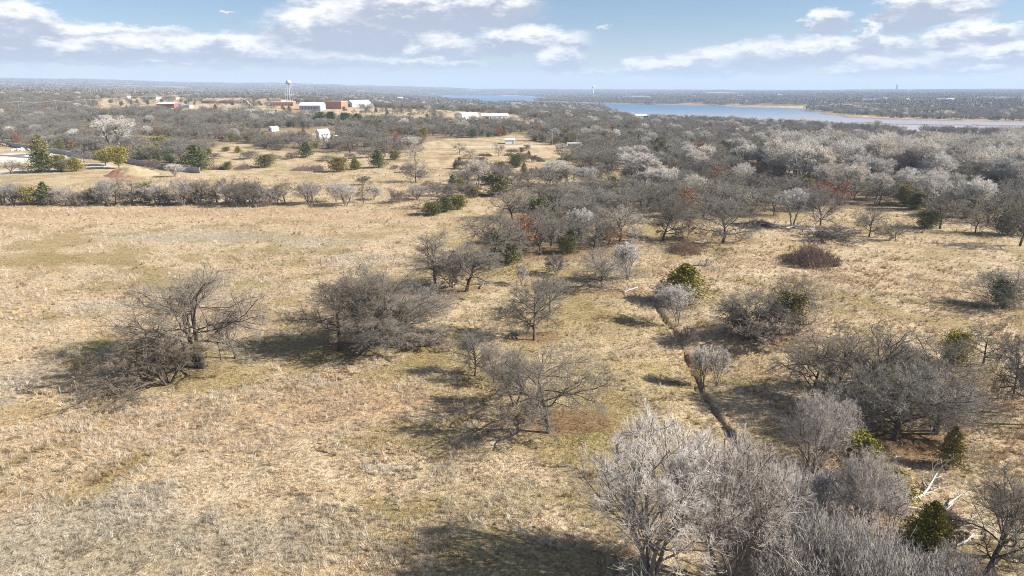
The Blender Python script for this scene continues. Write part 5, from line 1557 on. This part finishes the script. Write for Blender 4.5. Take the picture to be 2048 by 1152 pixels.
MB().tube((-.85, -.05, .25), (.92, -.05, .7), .05, n=6).build('rail', M['grey_wood'], e)
tag(e, 'broken pale wooden gate leaning beside the sprawling tree', 'gate')

# bleached fallen limbs and log heaps
def dead_limb(name, label, px, py, length, az_, n=(6, 4), tilt=.25, rad=.14, mat='white_bark', seed=1, cat='dead branch'):
    X, Y, z, k = spot(px, py)
    rng = np.random.default_rng(seed)
    P0 = 8
    tp = grow(rng, np.zeros((1, 3)), unit(np.array([[math.cos(az_), math.sin(az_), tilt]])), np.array([length]), P0, .12, -.02)
    tp[..., 2] = np.maximum(tp[..., 2], .1)
    tr_ = rad * (1 - .75 * np.linspace(0, 1, P0))[None]
    L1, R1 = spawn(rng, tp, tr_, n[0], .25, 1., R(25), R(60), .5, 6, .2, .03, None, .6, .022, np.array([length]))
    L2, R2 = spawn(rng, L1, R1, n[1], .25, 1., R(20), R(60), .5, 4, .2, .02, None, .6, .014, lens(L1))
    for A in (L1, L2): A[..., 2] = np.maximum(A[..., 2], .06)
    e = empty(name, (X, Y, z))
    a_ = mesh_np('limb', *tubes(tp, tr_, 8), smooth=True); a_.materials.append(M[mat]); link('limb', a_, parent=e)
    b_ = mesh_np('branch', *join([tubes(L1, R1, 5), tubes(L2, R2, 4)])); b_.materials.append(M[mat]); link('branches', b_, parent=e)
    return tag(e, label, cat)
dead_limb('fallen_limb', 'bleached white fallen limb with many forks beside the low cedar', 1822, 1000, 5.4, .3, (8, 5), .10, .13, seed=2)
dead_limb('fallen_limb', 'straight bleached white limb lying below the forked one', 1815, 1018, 5.4, -.05, (5, 2), .06, .13, seed=3)
dead_limb('fallen_limb', 'short bleached limb lying toward the crooked oak', 1895, 1012, 2.8, .6, (3, 2), .2, .09, seed=4)
dead_limb('fallen_limb', 'forked grey dead limb at the foot of the crooked oak', 1885, 1110, 4.6, .5, (6, 4), .2, .10, seed=5)
dead_limb('fallen_limb', 'small bleached dead branch on the litter under the dome oak', 1790, 930, 1.8, .9, (4, 3), .5, .05, seed=6)
for i, (px, py, az_) in enumerate([(1572, 458, .3), (1580, 460, 2.6), (1590, 457, -.2), (1605, 464, .1), (1625, 466, .05)]):
    dead_limb('bleached_log', 'bleached white log in the heap under the white barked tree', px, py, 6.5, az_, (5, 3), .12, .28, seed=20 + i, cat='log')['group'] = 'bleached logs'
for i, (px, py, L, lab) in enumerate([(690, 712, 5, 'grey brush pile at the shady foot of the meadow grove'), (735, 702, 6, 'fallen grey limbs under the straight trunked grove tree'), (90, 792, 4, 'grey brush pile west of the broken gate'), (1275, 576, 4, 'pale fallen branch near the low oak clump'), (1120, 582, 4, 'fallen branch in the olive grass beside the single oak'), (1385, 533, 4, 'charred dark brush pile behind the golden cedar'), (960, 580, 5, 'fallen limbs at the foot of the single trunk oak'), (1240, 580, 4, 'bleached log on the litter of the low oak clump')]):
    dead_limb('brush_pile', lab, px, py, L, i * 1.3, (9, 6), .1, .12, 'dark' if 'charred' in lab else ('white_bark' if i in (3, 7) else 'ash_bark'), seed=40 + i, cat='brush pile')

# ------------------------------------------------------------------ haze
hz = MB().box(-10050, 10050, -10050, 10050, -40, 195)
hm = bpy.data.materials.new('haze'); hm.use_nodes = True
ht = hm.node_tree; ht.nodes.clear()
ho = ht.nodes.new('ShaderNodeOutputMaterial'); hv = ht.nodes.new('ShaderNodeVolumePrincipled')
hv.inputs['Color'].default_value = (.58, .74, .97, 1)
hv.inputs['Density'].default_value = 1.25e-4
hv.inputs['Anisotropy'].default_value = 0.0
ht.links.new(hv.outputs[0], ho.inputs['Volume'])
o = hz.build('haze', hm)
tag(o, 'thin blue winter haze over the far country', 'haze', kind='stuff')

# thin smoke drifting from a fire across the lake
X, Y = at_dist(2046, 1900); z = gz(X, Y)
sm = bpy.data.materials.new('smoke'); sm.use_nodes = True
ht = sm.node_tree; ht.nodes.clear()
ho = ht.nodes.new('ShaderNodeOutputMaterial'); hv = ht.nodes.new('ShaderNodeVolumePrincipled')
hv.inputs['Color'].default_value = (.86, .91, .97, 1)
hv.inputs['Density'].default_value = .035
ht.links.new(hv.outputs[0], ho.inputs['Volume'])
n, mrow = 20, 12
V = []; Q = []
for j in range(mrow + 1):
    f_ = j / mrow
    rad = (2.5 + 13 * f_) * math.sin(math.pi * min(max(f_, .02), .98)) ** .5
    for i in range(n):
        a = 2 * math.pi * i / n
        w_ = 1 + .25 * math.sin(3 * a + j) + .15 * math.sin(5 * a - 2 * j)
        V.append((18 * f_ * f_ + rad * w_ * math.cos(a), rad * w_ * math.sin(a), 4 + 26 * f_ + 2 * math.sin(a + j)))
for j in range(mrow):
    for i in range(n): Q.append((j * n + i, j * n + (i + 1) % n, (j + 1) * n + (i + 1) % n, (j + 1) * n + i))
mb = MB(); mb.v = V; mb.f = Q + [tuple(range(n - 1, -1, -1)), tuple(range(mrow * n, mrow * n + n))]
o = mb.build('smoke', sm); o.location = (X, Y, z)
tag(o, 'thin white smoke drifting over the woods across the lake', 'smoke', kind='stuff')
